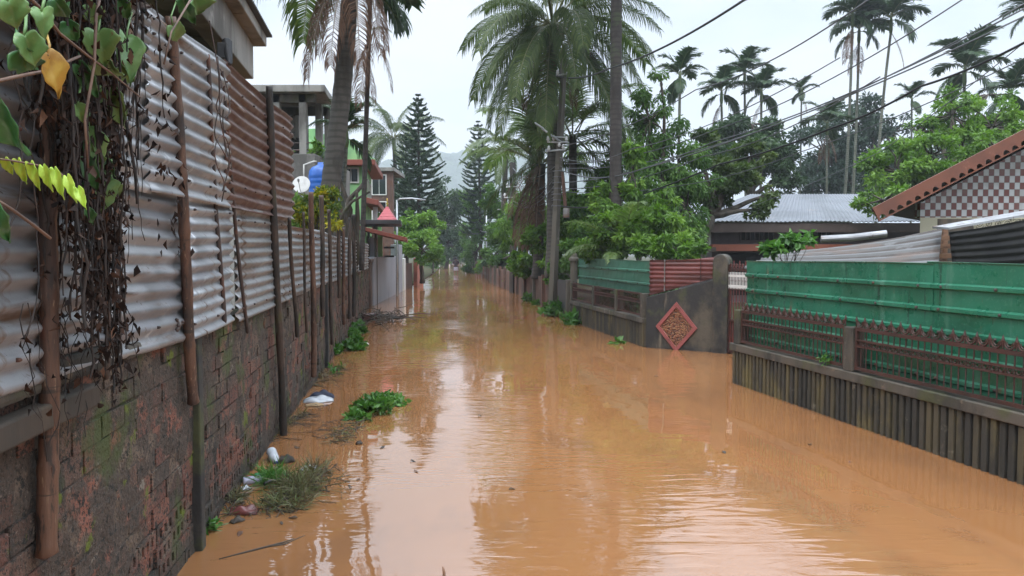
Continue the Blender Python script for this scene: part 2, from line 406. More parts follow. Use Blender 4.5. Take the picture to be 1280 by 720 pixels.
def palm_bark(name, a, b):
    def ex(nt, vec, c):
        w = nt.add('ShaderNodeTexWave', {'bands_direction': 'Z'}, Vector=vec, Scale=2.6, Distortion=2.5, Detail=2.0).outputs['Fac']
        return nt.mix(nt.rng(w, .5, .9, 0, .6), c, b)
    return layered(name, a, [((a[0]*.45,a[1]*.45,a[2]*.42), 1.7, .46, .64, (1,1,.5)), ((.05,.065,.03), 1.3, .56, .7)], rough=.85, bump=[(10,.6,.015,(.6,.6,4))], extra=ex)
M['coco_bark'] = palm_bark('coconut bark', (.085,.078,.068), (.036,.033,.029))
M['dark_palm_bark'] = palm_bark('dark palm bark', (.05,.042,.038), (.026,.022,.02))
M['areca_bark'] = palm_bark('areca bark', (.14,.15,.115), (.075,.075,.06))
M['sheath'] = layered('green palm sheath', (.09,.14,.045), [((.12,.12,.05), 2, .5, .7)], rough=.5)

LF = {}
LF['bright'] = leafmat('bright leaves', [(0,(0.05337,0.1148,0.0175)),(.5,(0.1144,0.2295,0.03125)),(1,(0.2135,0.351,0.05625))])
LF['mid'] = leafmat('green leaves', [(0,(0.03718,0.0897,0.01911)),(.5,(0.07605,0.1644,0.03003)),(1,(0.1436,0.2541,0.04777))])
LF['dark'] = leafmat('dark leaves', [(0,(0.01932,0.04554,0.0161)),(.5,(0.03864,0.08096,0.0253)),(1,(0.06624,0.1201,0.0368))], trans=.25)
LF['bluedark'] = leafmat('blue-green leaves', [(0,(0.0184,0.0414,0.0253)),(.5,(0.0345,0.069,0.04025)),(1,(0.0575,0.1012,0.05175))], trans=.25)
LF['olive'] = leafmat('olive leaves', [(0,(0.036,0.066,0.0168)),(.5,(0.0696,0.114,0.0264)),(1,(0.132,0.18,0.048))])
LF['yellow'] = leafmat('croton leaves', [(0,(.03,.07,.012)),(.4,(.10,.16,.02)),(.65,(.32,.31,.03)),(1,(.48,.40,.04))])
LF['needle'] = leafmat('araucaria needles', [(0,(0.0208,0.05,0.024)),(.6,(0.039,0.08125,0.0384)),(1,(0.0715,0.1187,0.054))], trans=.1)
LF['frond'] = leafmat('coconut leaflets', [(0,(.03,.055,.014)),(.5,(.058,.095,.022)),(1,(.11,.145,.036))], rough=.55, trans=.3, spec=.3)
LF['frond_pale'] = leafmat('young coconut leaflets', [(0,(.06,.11,.03)),(.5,(.11,.18,.045)),(1,(.18,.24,.08))], rough=.35, trans=.35, spec=.6)
LF['frond_dead'] = leafmat('dead palm leaflets', [(0,(.075,.042,.028)),(.5,(.13,.075,.05)),(1,(.2,.125,.085))], rough=.7, trans=.2, spec=.2)
LF['areca'] = leafmat('areca leaflets', [(0,(.02,.045,.018)),(.5,(.035,.075,.026)),(1,(.06,.105,.035))], rough=.4, trans=.25)
LF['deadleaf'] = leafmat('dead vine leaves', [(0,(.014,.009,.008)),(.5,(.032,.019,.014)),(.85,(.07,.038,.026)),(1,(.15,.075,.045))], rough=.7, trans=.12, spec=.2)
LF['straw'] = leafmat('wet straw', [(0,(.06,.05,.025)),(.4,(.14,.12,.06)),(.75,(.12,.16,.05)),(1,(.3,.27,.16))], trans=.15)
LF['flood'] = leafmat('water plant leaves', [(0,(.03,.085,.015)),(.5,(.07,.18,.03)),(1,(.13,.28,.06))], rough=.35)
M['rachis'] = layered('palm leaf stalk', (.13,.14,.05), [], rough=.5)
M['rachis_dead'] = layered('dead leaf stalk', (.22,.17,.13), [((.1,.065,.045), 3, .5, .7)], rough=.7)

# ------------------------------------------------------------------ world, sun, camera
w = bpy.data.worlds.new('World'); SC.world = w; w.use_nodes = True
nt = NT(w.node_tree); bg = w.node_tree.nodes['Background']
sky = nt.add('ShaderNodeTexSky', {'sky_type':'NISHITA', 'sun_disc':False, 'sun_elevation':R(58), 'sun_rotation':R(200), 'air_density':1.5, 'dust_density':6.0, 'ozone_density':1.5})
tc = nt.n.new('ShaderNodeTexCoord').outputs['Generated']
z = nt.add('ShaderNodeSeparateXYZ', Vector=tc).outputs[2]
cl = nt.noise(nt.map(tc, (1,1,2.6)), 1.9, 6, .55)
ccol = nt.mix(nt.rng(cl, .36, .64), (4.9,5.7,6.7), (6.4,6.8,7.3))      # overcast layer, brighter overhead
lift = nt.math('ADD', 1.0, nt.mul(nt.rng(z, .28, .9), 3.3))
vs = nt.n.new('ShaderNodeVectorMath'); vs.operation = 'SCALE'
nt.l.new(ccol, vs.inputs[0]); nt.l.new(lift, vs.inputs['Scale'])
nt.set(bg.inputs['Color'], nt.mix(.93, sky.outputs[0], vs.outputs[0]))
bg.inputs['Strength'].default_value = .1
sl = bpy.data.lights.new('sun', 'SUN'); sl.energy = .9; sl.angle = R(25); sl.color = (1,.97,.92)
so = bpy.data.objects.new('sun', sl); COL.objects.link(so)
so.rotation_euler = (R(32), 0, R(-20))
so.location = (0,0,40)

cam = bpy.data.cameras.new('camera'); co = bpy.data.objects.new('camera', cam); COL.objects.link(co)
co.location = (0,0,CAMH); co.rotation_euler = (math.pi/2 - PITCH, 0, 0)
cam.sensor_width = 36; cam.lens = 36*FPX/1280; cam.clip_start = .05; cam.clip_end = 3000
SC.camera = co
SC.render.engine = 'CYCLES'
SC.view_settings.view_transform = 'Standard'; SC.view_settings.look = 'None'; SC.view_settings.gamma = 1
SC.view_settings.exposure = 0.76
cy = SC.cycles
cy.use_denoising = True; cy.max_bounces = 6; cy.diffuse_bounces = 3; cy.glossy_bounces = 3; cy.transmission_bounces = 3; cy.transparent_max_bounces = 6
cy.use_adaptive_sampling = True; cy.adaptive_threshold = .02
cy.caustics_reflective = False; cy.caustics_refractive = False
SC.render.use_persistent_data = False

# ------------------------------------------------------------------ ground, water, hill
def WLx(Y): return -1.232 - .14*Y
def WRx(Y): return 4.826 - .2*Y
leftb = [(WLx(-30)-.1,-30), (WLx(23.2)-.1,23.2), (-4.62,24), (-4.95,31.2), (-5.1,34), (-5.4,44), (-6.5,62), (-8.5,90), (-10.5,123)]
rightb = [(WRx(-30)+.1,-30), (WRx(9.75)+.1,9.75), (4.6,9.9), (4.2,12.6), (3.5,12.75), (2.5,13.4), (1.62,18.4), (.75,26), (-.05,33), (-1.2,42), (-2.1,54), (-4.3,72), (-6.4,98), (-8.6,123)]
def gmat():
    return layered('wet yard soil', (.06,.045,.028), [((.03,.055,.014), .5, .45, .6), ((.09,.07,.045), 1.5, .55, .7)], rough=.95, bump=[(3,.5,.05)], spec=.08)
M['soil'] = gmat()
g = MB(); ZL, ZB = .06, -.55
for bl, sx in ((leftb,-1),(rightb,1)):
    n = len(bl)
    a = g.add([(x,y,ZL) for x,y in bl]); b = g.add([(sx*900,y,ZL) for x,y in bl]); c = g.add([(x,y,ZB) for x,y in bl])
    for k in range(n-1):
        q = (a+k, a+k+1, b+k+1, b+k); g.face(q if sx < 0 else q[::-1])
        q = (c+k, c+k+1, a+k+1, a+k); g.face(q if sx < 0 else q[::-1])
i = g.add([(-900,123,ZL),(900,123,ZL),(900,2500,ZL),(-900,2500,ZL)]); g.face((i,i+1,i+2,i+3))
i = g.add([(-900,-900,ZL),(900,-900,ZL),(900,-30,ZL),(-900,-30,ZL)]); g.face((i,i+1,i+2,i+3))
i = g.add([(-60,-30,ZB),(60,-30,ZB),(60,124,ZB),(-60,124,ZB)]); g.face((i,i+1,i+2,i+3))
g.build('ground', M['soil'], kind='structure')

def water_mat():
    m, nt, bs = newmat('muddy water')
    vec = nt.n.new('ShaderNodeTexCoord').outputs['Object']
    c = nt.mix(nt.rng(nt.noise(nt.map(vec,(1,.6,1)), .35, 4), .35, .7), (.268,.119,.046), (.315,.146,.058))
    c = nt.mix(nt.rng(nt.noise(nt.map(vec,(1,.5,1)), 1.7, 5), .48, .66, 0, .6), c, (.215,.10,.043))
    nt.set(bs.inputs['Base Color'], c)
    bs.inputs['Roughness'].default_value = .025
    bs.inputs['IOR'].default_value = 2.55
    patch = nt.rng(nt.noise(nt.map(vec,(.75,.36,1)), .62, 3), .44, .60, .03, 1.0)
    h1 = nt.noise(nt.map(vec,(1.15,4.7,1)), 1.6, 2.5, .5, .75)      # short crests running across the lane
    h2 = nt.noise(nt.map(vec,(1.0,1.9,1)), 1.0, 2, .5, .3)
    h3 = nt.noise(nt.map(vec,(3,7,1)), 3.2, 1, .5, .2)
    b1 = nt.add('ShaderNodeBump', Height=nt.mul(h1, patch), Strength=1.0, Distance=.0095)
    b2 = nt.add('ShaderNodeBump', Height=h2, Strength=1.0, Distance=.0035); nt.l.new(b1.outputs[0], b2.inputs['Normal'])
    b3 = nt.add('ShaderNodeBump', Height=nt.mul(h3, patch), Strength=1.0, Distance=.0007); nt.l.new(b2.outputs[0], b3.inputs['Normal'])
    nt.l.new(b3.outputs[0], bs.inputs['Normal'])
    return m
M['water'] = water_mat()
wv = MB(); n = 12
wl = wv.add([(x-.35,y,0) for x,y in leftb]); wr = wv.add([(x+.35,y,0) for x,y in rightb])
poly = [wl+k for k in range(len(leftb))] + [wr+k for k in range(len(rightb))][::-1]
wv.face(poly[::-1])
wv.build('flood_water', M['water'], kind='structure')

def hill():
    rs = np.random.RandomState(3)
    mb = MB()
    def fn(u, v):
        x = -520 + 840*u; y = 640 + 660*v
        e = math.exp(-((x+124)/210)**2 - ((y-1020)/240)**2)*128 + math.exp(-((x-120)/160)**2 - ((y-1100)/240)**2)*80
        e += 3.0*math.sin(x*.071+y*.03) + 2.0*math.sin(x*.17-y*.11)
        return (x, y, max(-.5, e - 4) + (rs.random()*6.5 if e > 6 else 0))
    mb.grid(fn, 130, 90)
    mb.build('hill', layered('hill forest', (.03,.06,.025), [((.05,.085,.03), .08, .45, .6), ((.018,.035,.02), .12, .5, .65)], rough=.9, bump=[(.35,1,2.5)]), kind='structure', uv=False)
hill()
hz = MB(); hz.obox((-700,-40,-1.6),(1400,0,0),(0,1500,0),(0,0,170))
hm = bpy.data.materials.new('damp air'); hm.use_nodes = True
hn = NT(hm.node_tree); hm.node_tree.nodes.remove(hm.node_tree.nodes['Principled BSDF'])
pv = hn.add('ShaderNodeVolumePrincipled', Color=(.82,.88,.95), Density=.0009); hn.l.new(pv.outputs[0], hn.n['Material Output'].inputs['Volume'])
hz.build('haze', hm, kind='stuff', uv=False)
# ------------------------------------------------------------------ RIGHT: railing walls
Zv = Vector((0,0,1))
class Line:
    def __init__(s, x0, k):
        s.x0, s.k = x0, k; s.t = Vector((k,1,0)).normalized(); s.n = Vector((-s.t.y, s.t.x, 0))   # n points to the lane
    def __call__(s, Y, z=0.0, off=0.0): return Vector((s.x0 + s.k*Y, Y, z)) + s.n*off
NL = Line(4.826, -.2); FL = Line(4.784, -.18)

# ------------------------------------------------------------------ LEFT: brick wall
LD = Vector((-.1386,.9903,0)); LN = Vector((.9903,.1386,0))
def WL(Y, z, off=0.0):
    return Vector((WLx(Y) + LN.x*off, Y + LN.y*off, z))
WTOP = 1.262
wall_t = thing('brick_wall', 'long low brick wall, mossy and stained, standing in the water under the corrugated fence', 'wall', WL(2, 0))
core = MB()
core.obox(WL(1.2,-.55,-.16), WL(23.2,-.55,-.16)-WL(1.2,-.55,-.16), LN*.135, (0,0,.55+WTOP-.015))
core.build('mortar_core', M['mortar'], wall_t)
bk = MB()
ch, jt = .098, .009
s_total = (23.2-1.2)*1.0098
row = 0; zc = -.12
P0 = WL(1.2, 0)
while zc < WTOP - .02:
    h = min(ch, WTOP - zc)
    s = -rnd.random()*.25
    while s < s_total:
        L = .255*rnd.uniform(.92,1.06)
        s0, s1 = max(s, 0), min(s+L-jt, s_total)
        if s1 - s0 > .04:
            d = rnd.gauss(.003,.005)
            if rnd.random() < .06: d -= .016
            bk.ca = min(1, max(0, rnd.gauss(.45,.28)))
            a = P0 + LD*s0 + Vector((0,0,zc + rnd.gauss(0,.002)))
            tilt = rnd.gauss(0,.004)
            holes = zc < .34 and 2.6 < 1.2+s0/1.01 < 10 and rnd.random() < .8 and zc > -.05
            if holes and s1-s0 > .2:   # perforated bricks laid with their holes showing
                W = s1-s0; bar = .036; hh = h-jt
                bk.obox(a - LN*.03, LD*W, LN*.012, (0,0,hh))
                bk.obox(a - LN*.018, LD*W, LN*(.018+d), (0,0,.02)); bk.obox(a - LN*.018 + Vector((0,0,hh-.02)), LD*W, LN*(.018+d), (0,0,.02))
                for q in range(4):
                    bk.obox(a - LN*.018 + LD*(q*(W-bar)/3) + Vector((0,0,.02)), LD*bar, LN*(.018+d), (0,0,hh-.04))
            else:
                bk.obox(a - LN*.03, LD*(s1-s0), LN*(.03+d) + LD*0, (0,0,h-jt+tilt))
        s += L
    zc += ch; row += 1
pm = MB(); from mathutils import noise as mn
def plast(u, v):
    Y = 1.25 + 12.0*u; z = -.3 + (WTOP+.3)*v
    q = Vector((Y*1.15, z*1.5, 3.1)); a = mn.fractal(q*1.3, .9, 2.0, 5); b = mn.noise(q*9)*.25 + mn.noise(q*26)*.12
    cov = a*.9 + b*.5 - .36 + .16*(z-.55)
    return WL(Y, z, max(-.03, min(.014, .007 + cov*.035)) + mn.noise(q*17)*.0022)
pm.grid(plast, 640, 66); pm.build('plaster_remains', M['mortar'], wall_t, smooth=True, uv=False)
bk.build('brick_facing', M['brick'], wall_t, bevel=.007)
pl = MB()
pl.obox(WL(4.16,-.5,-.05), LD*.085, LN*.10, (0,0,.5+1.30))
pl.build('pilaster', M['black_concrete'], wall_t, bevel=.008)
pl = MB()
pl.obox(WL(10.9,-.5,-.05), LD*.12, LN*.10, (0,0,.5+1.28)); pl.build('pilaster', M['black_concrete'], wall_t, bevel=.008)
cp = MB()   # broken concrete coping lumps near the camera
for (y0,y1,z1) in ((1.3,2.42,1.30),(2.5,3.05,1.345),(3.1,3.28,1.31)):
    cp.obox(WL(y0,1.245,-.2), WL(y1,1.245,0)-WL(y0,1.245,0), LN*.255, (0,0,z1-1.245))
cp.build('coping', M['mossy_concrete'], wall_t, bevel=.02)

# ------------------------------------------------------------------ LEFT: corrugated fence
fence = thing('corrugated_fence', 'tall silver and rusty corrugated iron fence on bamboo poles above the brick wall', 'fence', WL(2, WTOP))
def corr_sheet(name, Ya, Yb, z0a, z1a, z0b, z1b, off, mat, pitch=.077, amp=.0145, label=None, warp=.008, ph=0.0):
    mb = MB(); nv = max(8, int((z1a-z0a)/pitch*8)); nu = max(6, int((Yb-Ya)/.16))
    p1, p2 = rnd.random()*6, rnd.random()*6
    def fn(u, v):
        Y = Ya + (Yb-Ya)*u
        z0 = z0a+(z0b-z0a)*u; z1 = z1a+(z1b-z1a)*u
        z = z0 + (z1-z0)*v
        o = off + amp*math.sin(2*math.pi*(z1a-z0a)*v/pitch + ph) + warp*math.sin(Y*2.3+p1)*(.4+v) + warp*.6*math.sin(Y*5.1+p2+v*3)
        z += .006*math.sin(Y*1.9+p2) * (1 if v in (0,1) else .8)
        return WL(Y, z, o)
    mb.grid(fn, nu, nv); mb.cm = 1
    for q in range(int((Yb-Ya)/.42)+1):   # nail heads with rusty washers
        for v in (.14, .88):
            k = round(v*(z1a-z0a)/pitch - .25 + ph/6.283); vv = (k + .25 - ph/6.283)*pitch/(z1a-z0a); u = (.08+.42*q+rnd.gauss(0,.02))/(Yb-Ya)
            if 0 < vv < 1 and 0 < u < 1: c = fn(u, vv); mb.tube([c, c+LN*.008, c+LN*.013], [.0065,.006,.003], 6)
    o = mb.build(name, [mat, M['iron']], fence, smooth=True, solid=.0025)
    if label: o['label'] = label
    return o
corr_sheet('sheet', 1.25, 3.99, 1.30, 1.995, 1.235, 2.01, .045, M['galv'], label='silver sheet of the lower tier behind the dead vines')
corr_sheet('sheet', 3.93, 4.95, 1.235, 2.015, 1.245, 2.04, .06, M['galv'], ph=1.0)
corr_sheet('sheet', 5.13, 7.62, 1.225, 2.03, 1.225, 2.07, .045, M['galv_dull'], label='grey sheet beyond the zigzag gap', ph=.6)
corr_sheet('sheet', 1.25, 3.35, 1.96, 2.74, 1.97, 2.80, .075, M['galv'])
corr_sheet('sheet', 3.3, 4.75, 1.97, 2.80, 1.985, 2.90, .09, M['galv'], ph=.8)
corr_sheet('sheet', 4.68, 7.5, 1.995, 2.905, 2.03, 3.03, .075, M['galv_rust'], label='rust brown sheet of the upper tier', ph=2.0)
for (a,b,m,off) in ((7.55,9.4,'galv_dull',.03),(9.35,11.3,'galv',.045),(11.25,13.3,'galv_dull',.03),(13.25,15.4,'galv',.045),(15.35,17.6,'galv_dull',.03),(17.55,20,'galv',.045),(19.95,22.6,'galv_dull',.03)):
    corr_sheet('sheet', a, b, 1.235, 1.99+rnd.uniform(-.02,.02), 1.235, 1.99+rnd.uniform(-.02,.02), off, M[m], ph=rnd.random()*6)

def bamboo(Yb, zb, Yt, zt, off, r, mat='bamboo', name='bamboo_pole', lab=None, offt=None, n=10):
    mb = MB(); k = max(10, int((zt-zb)/.05)); pts = []; rs = []
    a = WL(Yb, zb, off); b = WL(Yt, zt, off if offt is None else offt)
    nodes = rnd.uniform(.26,.34) if mat == 'bamboo' else .45
    for i in range(k+1):
        t = i/k; p = a.lerp(b, t)
        p += LD*(.012*math.sin(t*4+Yb)) + LN*(.006*math.sin(t*7+Yb))
        L = t*(zt-zb); f = (L % nodes)/nodes
        pts.append(p); rs.append(r*(1-.16*t)*(1.07 if f < .09 or f > .93 else 1))
    mb.tube(pts, rs, n)
    o = mb.build(name, M[mat], fence, smooth=True)
    if lab: o['label'] = lab
# poles and rods: foot and head read off the photograph on a plane just in front of the sheets
def bpx(xb, yb, xt, yt, off, r, mat='bamboo', name='bamboo_pole', lab=None, n=10):
    r1 = (xb-640)/FPX; r2 = (xt-640)/FPX
    Y1 = (-1.232+1.01*off)/(r1+.14); Y2 = (-1.232+1.01*off)/(r2+.14)
    a = P(xb,yb,Y1); b = P(xt,yt,Y2); mb = MB(); k = max(12, int((b.z-a.z)/.035)); pts = []; rs = []; nodes = rnd.uniform(.24,.32); q1 = rnd.random()*6
    for i in range(k+1):
        t = i/k; p = a.lerp(b,t) + LD*(.010*math.sin(t*4.2+q1)+.004*math.sin(t*13+q1)) + LN*.005*math.sin(t*7+q1)
        f = ((t*(b.z-a.z)) % nodes)/nodes
        pts.append(p); rs.append(r*(1-.14*t)*((1.10 if f < .06 or f > .95 else .97+.04*math.sin(t*31+q1)) if mat == 'bamboo' else .95+.07*math.sin(t*23+q1)))
    if mat != 'bamboo' or yb > 0: pts.insert(0, pts[0]-Vector((0,0,.012))+LN*.004); rs.insert(0, rs[0]*.55)   # ragged, worn foot
    mb.tube(pts, rs, n); o = mb.build(name, M[mat], fence, smooth=True)
    if lab: o['label'] = lab
    return o
bpx(63,690,52,-40,.07,.032, lab='stout bamboo pole nearest, tangled in dead vines', n=14)
bpx(243,503,214,20,.075,.030, lab='reddish bamboo pole beside the dark pilaster', n=12)
def rpx(*a, **k): bpx(*a, mat=k.get('mat','iron'), name='rod', n=7)
rpx(279,402,259,68,.07,.015); rpx(308,415,276,84,.07,.014)
rpx(136,470,128,300,.06,.016, mat='bamboo_dark'); rpx(222,412,222,398,.06,.011)
bpx(354,545,336,108,.08,.036,'bamboo_dark', lab='dark pole reaching from the water to the fence top')
for (xb,yb,xt,yt,r,m) in ((371,420,361,272,.022,'bamboo_dark'),(383,415,379,265,.018,'bamboo_dark'),(393,470,389,240,.036,'bamboo'),(404,395,402,244,.036,'bamboo_dark'),
        (415,430,411,262,.03,'bamboo_dark'),(424,372,423,262,.035,'bamboo_dark'),(430,405,429,285,.035,'bamboo'),(437,398,437,272,.04,'bamboo_dark'),(443,395,442,268,.045,'bamboo_dark')):
    bpx(xb,yb,xt,yt,.09,r,m)
mb = MB(); mb.obox(WL(4.85,1.2,-.09), LD*.42, LN*.05, (0,0,.84)); mb.build('gap_dark_board', M['dark_wood'], fence)  # dark board added so the gap between the sheets looks dark
mb = MB(); mb.obox(WL(1.25,1.13,.01), WL(2.75,1.13,0)-WL(1.25,1.13,0), LN*.07, (0,0,.085)); mb.build('bottom_rail', M['dark_wood'], fence, bevel=.01)
# loops of binding wire on the second pole
mb = MB()
for k in range(3):
    c = WL(4.18, 2.15+.22*k, .19); pts = []
    for q in range(22):
        a = q/21*math.pi*(1.7+.3*k); rr = .12+.05*math.sin(a*1.3+k)
        pts.append(c + LD*math.cos(a+k)*rr*.8 + Vector((0,0,math.sin(a+k)*rr*1.25)) + LN*.02*math.sin(a*2))
    mb.tube(pts, .0032, 5, False)
mb.tube([WL(4.05,2.95,.17), WL(4.1,2.7,.2), WL(4.2,2.45,.18), WL(4.28,2.2,.21), WL(4.22,2.05,.18)], .0035, 5, False)
mb.build('binding_wire', M['iron'], fence, smooth=True)

# ------------------------------------------------------------------ dead creeper hanging over the fence
cre = thing('dead_creeper', 'dry brown creeper hanging in tangled strands over the near end of the corrugated fence', 'creeper', WL(2.8, 3.0, .15))
M['vine_stem'] = layered('dead vine stem', (.028,.019,.015), [((.07,.042,.03), 9, .55, .68), ((.012,.01,.009), 4, .5, .6)], rough=.8)
st = MB(); lp = []; ld = []; lw = []
def yfor(px): return 1.232/((640-px)/930-.14)
def strand(px, ztop, zbot, dens, off0, rad=.0035, jit=.008):
    px = min(px, 205)
    if 40 < px < 80: off0 = rnd.uniform(.05,.09)
    Y = (-1.232+1.01*off0)/((px-640)/FPX+.14); p = WL(Y, ztop, off0); pts = [p]; z = ztop; dy = 0; do = 0
    while z > zbot:
        z -= .045; dy += rnd.gauss(0,jit); do += rnd.gauss(0,jit*.6); do *= .9
        p = WL(Y+dy, z, off0+do); pts.append(p)
        for _ in range(dens):
            if rnd.random() < .55:
                lp.append(p + Vector((rnd.gauss(0,.02),rnd.gauss(0,.02),rnd.gauss(0,.02))))
                ld.append((rnd.gauss(0,.35), rnd.gauss(0,.35), -1)); lw.append(rnd.uniform(.014,.036))
    if len(pts) > 2: st.tube(pts, [rad*rnd.uniform(.7,1.3) for _ in pts], 4, False)
for _ in range(120): strand(rnd.gauss(108,22), 3.15, rnd.uniform(1.5,2.65), 2, rnd.uniform(.12,.3), rnd.choice((.0018,.0026,.004)))
for _ in range(26): strand(rnd.gauss(128,9), 3.1, rnd.uniform(1.2,1.7), 3, rnd.uniform(.14,.26))
for _ in range(34): strand(rnd.gauss(72,22), 3.1, rnd.uniform(1.45,2.5), 2, rnd.uniform(.15,.36))
for _ in range(5): strand(rnd.uniform(5,60), 3.1, rnd.uniform(1.2,1.9), 0, rnd.uniform(.12,.3), .0025, .02)
for _ in range(7): strand(rnd.uniform(160,200), 3.1, rnd.uniform(1.65,2.3), 0, rnd.uniform(.1,.2), .0016)
for _ in range(130): strand(rnd.gauss(95,38), 3.2, rnd.uniform(2.25,2.75), 3, rnd.uniform(.12,.36), .0028)
for _ in range(16): strand(rnd.uniform(20,150), 1.55, rnd.uniform(1.05,1.35), 1, rnd.uniform(.08,.12), .0016, .02)
for _ in range(45):   # single dry leaves dangling below the mass on thin threads
    px = rnd.uniform(150,200); Y = yfor(px); lp.append(WL(Y, rnd.uniform(1.7,2.35), rnd.uniform(.1,.18))); ld.append((rnd.gauss(0,.2),rnd.gauss(0,.2),-1)); lw.append(rnd.uniform(.025,.04))
for _ in range(150):   # dense dark thatch where the creeper folds over the fence top
    px = rnd.gauss(92,36)
    if px < 165: strand(px, 3.2, 3.2-abs(rnd.gauss(.25,.22))-.12, 5, rnd.uniform(.06,.34), .0022, .02)
# woody main stems
for px in (96,118,130,88,142,60): 
    Y = yfor(px); st.tube([WL(Y+.03*math.sin(k*.9+px), 3.2-.13*k, .10+.03*math.sin(k*.7+px*.3)) for k in range(rnd.randint(8,14))], .006, 6, False)
st.build('stem', M['vine_stem'], cre, smooth=True, uv=False)
rs = np.random.RandomState(5)
lp_ = np.array([tuple(p) for p in lp]); ld_ = nrm(np.array(ld)); lw_ = np.array(lw)
V, Q = leaf_arrays(lp_, ld_, lw_*1.25, lw_*.52, rs, .45); V += rs.normal(0,.0035,V.shape)
raw_mesh('dead_leaves', V - np.array(cre.location), Q, np.repeat(rs.random(len(lp_))**1.3,2), LF['deadleaf'], cre)

# ------------------------------------------------------------------ green vine with big heart-shaped leaves
def leafgreen(name, a, b, vein, rough=.45):
    def ex(nt, vec, c):
        return c
    m = layered(name, a, [(b, 14, .4, .65), (vein, 45, .6, .75), ((.16,.10,.045), 22, .66, .72), ((.05,.035,.02), 38, .68, .72)], rough=rough, bump=[(30,.35,.006)])
    return m
M['leaf_green'] = leafgreen('vine leaf green', (.10,.20,.06), (.15,.27,.09), (.2,.3,.12))
M['leaf_deep'] = leafgreen('vine leaf deep green', (.03,.11,.03), (.05,.15,.04), (.06,.16,.05), .35)
M['leaf_yellow'] = leafgreen('withered yellow leaf', (.5,.33,.06), (.36,.2,.05), (.2,.1,.04))
M['leaf_lime'] = leafgreen('lime leaf', (.33,.5,.05), (.4,.52,.06), (.45,.55,.1))
M['twig'] = layered('thin twig', (.16,.095,.065), [((.09,.05,.035), 12, .45, .65)], rough=.6)
def heart(name, base, axis, side, L, W, mat, parent, label=None, curl=.25, fold=.45, petiole=None):
    """heart leaf: base point, axis to the tip, side vector; folded on the midrib, tip curling"""
    a = Vector(axis).normalized(); s = Vector(side); s = (s - a*s.dot(a)).normalized(); n = a.cross(s)
    mb = MB(); N = 9; base = Vector(base); jz = rnd.random()*6
    def fn(u, v):
        t = v; e = abs(u-.5)*2; sg = 1 if u > .5 else -1
        wd = (math.sin(math.pi*min(1,t*.93+.07)**.62))**.8*W/2 * (1-t**6) * (1+.10*math.sin(t*11+jz+sg)+.07*math.sin(t*23+jz*2))
        x = sg*e*wd
        back = -.13*L*(math.sin(e*math.pi*.75))*max(0,1-t*3.5)
        return base + a*(L*t + back) + s*x + n*(-curl*L*t*t*.9 + fold*abs(x) - .05*L*math.sin(t*9+u*5+jz) - .03*L*math.sin(t*17+u*11+jz)*e)
    mb.grid(fn, 12, 14)
    if petiole: mb.tube(petiole, .0028, 5, False)
    o = mb.build(name, mat, parent, smooth=True, solid=.0012)
    if label: o['label'] = label
    return o
vine = thing('climbing_vine', 'leafy green vine with heart-shaped leaves trailing over the dead creeper', 'vine', WL(2.6, 3.0, .4))
sv = MB()
def pt(px, py, off):
    """point at photo pixel on a plane 'off' in front of the fence"""
    r = (px-640)/FPX
    Y = (-1.232 + off*1.01)/(r + .14)
    return P(px, py, Y)
leaves = [(122,42,122,82,42,'leaf_green',.32),(128,70,138,108,34,'leaf_green',.30),(158,48,150,102,34,'leaf_green',.28),(30,45,36,88,36,'leaf_green',.42),(10,2,12,36,46,'leaf_green',.45),
  (22,62,40,92,40,'leaf_deep',.40),(136,112,140,165,30,'leaf_green',.24),(112,165,118,222,26,'leaf_green',.24),(128,228,128,266,34,'leaf_green',.22),(108,200,112,246,22,'leaf_deep',.24),(60,68,66,126,32,'leaf_yellow',.36),(135,118,146,142,16,'leaf_yellow',.22),
  (242,0,246,22,34,'leaf_green',.2),(216,32,222,58,26,'leaf_green',.2),(228,0,236,36,20,'leaf_deep',.2),(100,82,112,130,22,'leaf_deep',.27),(70,0,78,30,26,'leaf_deep',.4),(150,2,156,30,20,'leaf_deep',.3),(84,28,90,56,24,'leaf_deep',.3),(112,8,116,36,26,'leaf_green',.3),(146,130,150,158,20,'leaf_deep',.25),(118,192,124,214,20,'leaf_green',.25),(134,200,136,224,18,'leaf_deep',.25),(96,132,100,156,18,'leaf_green',.28),(52,14,48,44,26,'leaf_green',.4),(142,232,146,252,18,'leaf_green',.22),(108,262,112,284,16,'leaf_deep',.24),(150,84,160,110,22,'leaf_green',.26)]
for (x0,y0,x1,y1,wpx,m,off) in leaves:
    b = pt(x0,y0,off); e = pt(x1,y1,off); ax = e-b; L = ax.length*1.05; Wd = wpx/FPX*b.y
    side = Vector((.83,.55,0)) + Vector((-.55,.83,0))*rnd.uniform(-.6,.6)
    heart('leaf', b, ax + LN*L*.25, side, L*.9, Wd*.95, M[m], vine, 'withered yellow leaf' if m == 'leaf_yellow' else None, curl=rnd.uniform(.1,.8), fold=rnd.uniform(.3,1.1), petiole=[pt(x0+rnd.uniform(-8,8), y0-34, off-.03), pt(x0+rnd.uniform(-3,3), y0-12, off), b])
for chain in (((18,-20),(48,8),(75,42),(110,70),(140,92),(176,122)), ((-30,108),(20,96),(60,88),(100,70)), ((128,-20),(120,20),(118,80),(106,150),(110,210)), ((250,-20),(232,10),(214,40),(205,80))):
    sv = MB(); sv.tube([pt(x,y,.33) for x,y in chain], [.0048,.0044,.004,.0036,.003,.0024][:len(chain)], 6); sv.build('stem', M['twig'], vine, smooth=True)

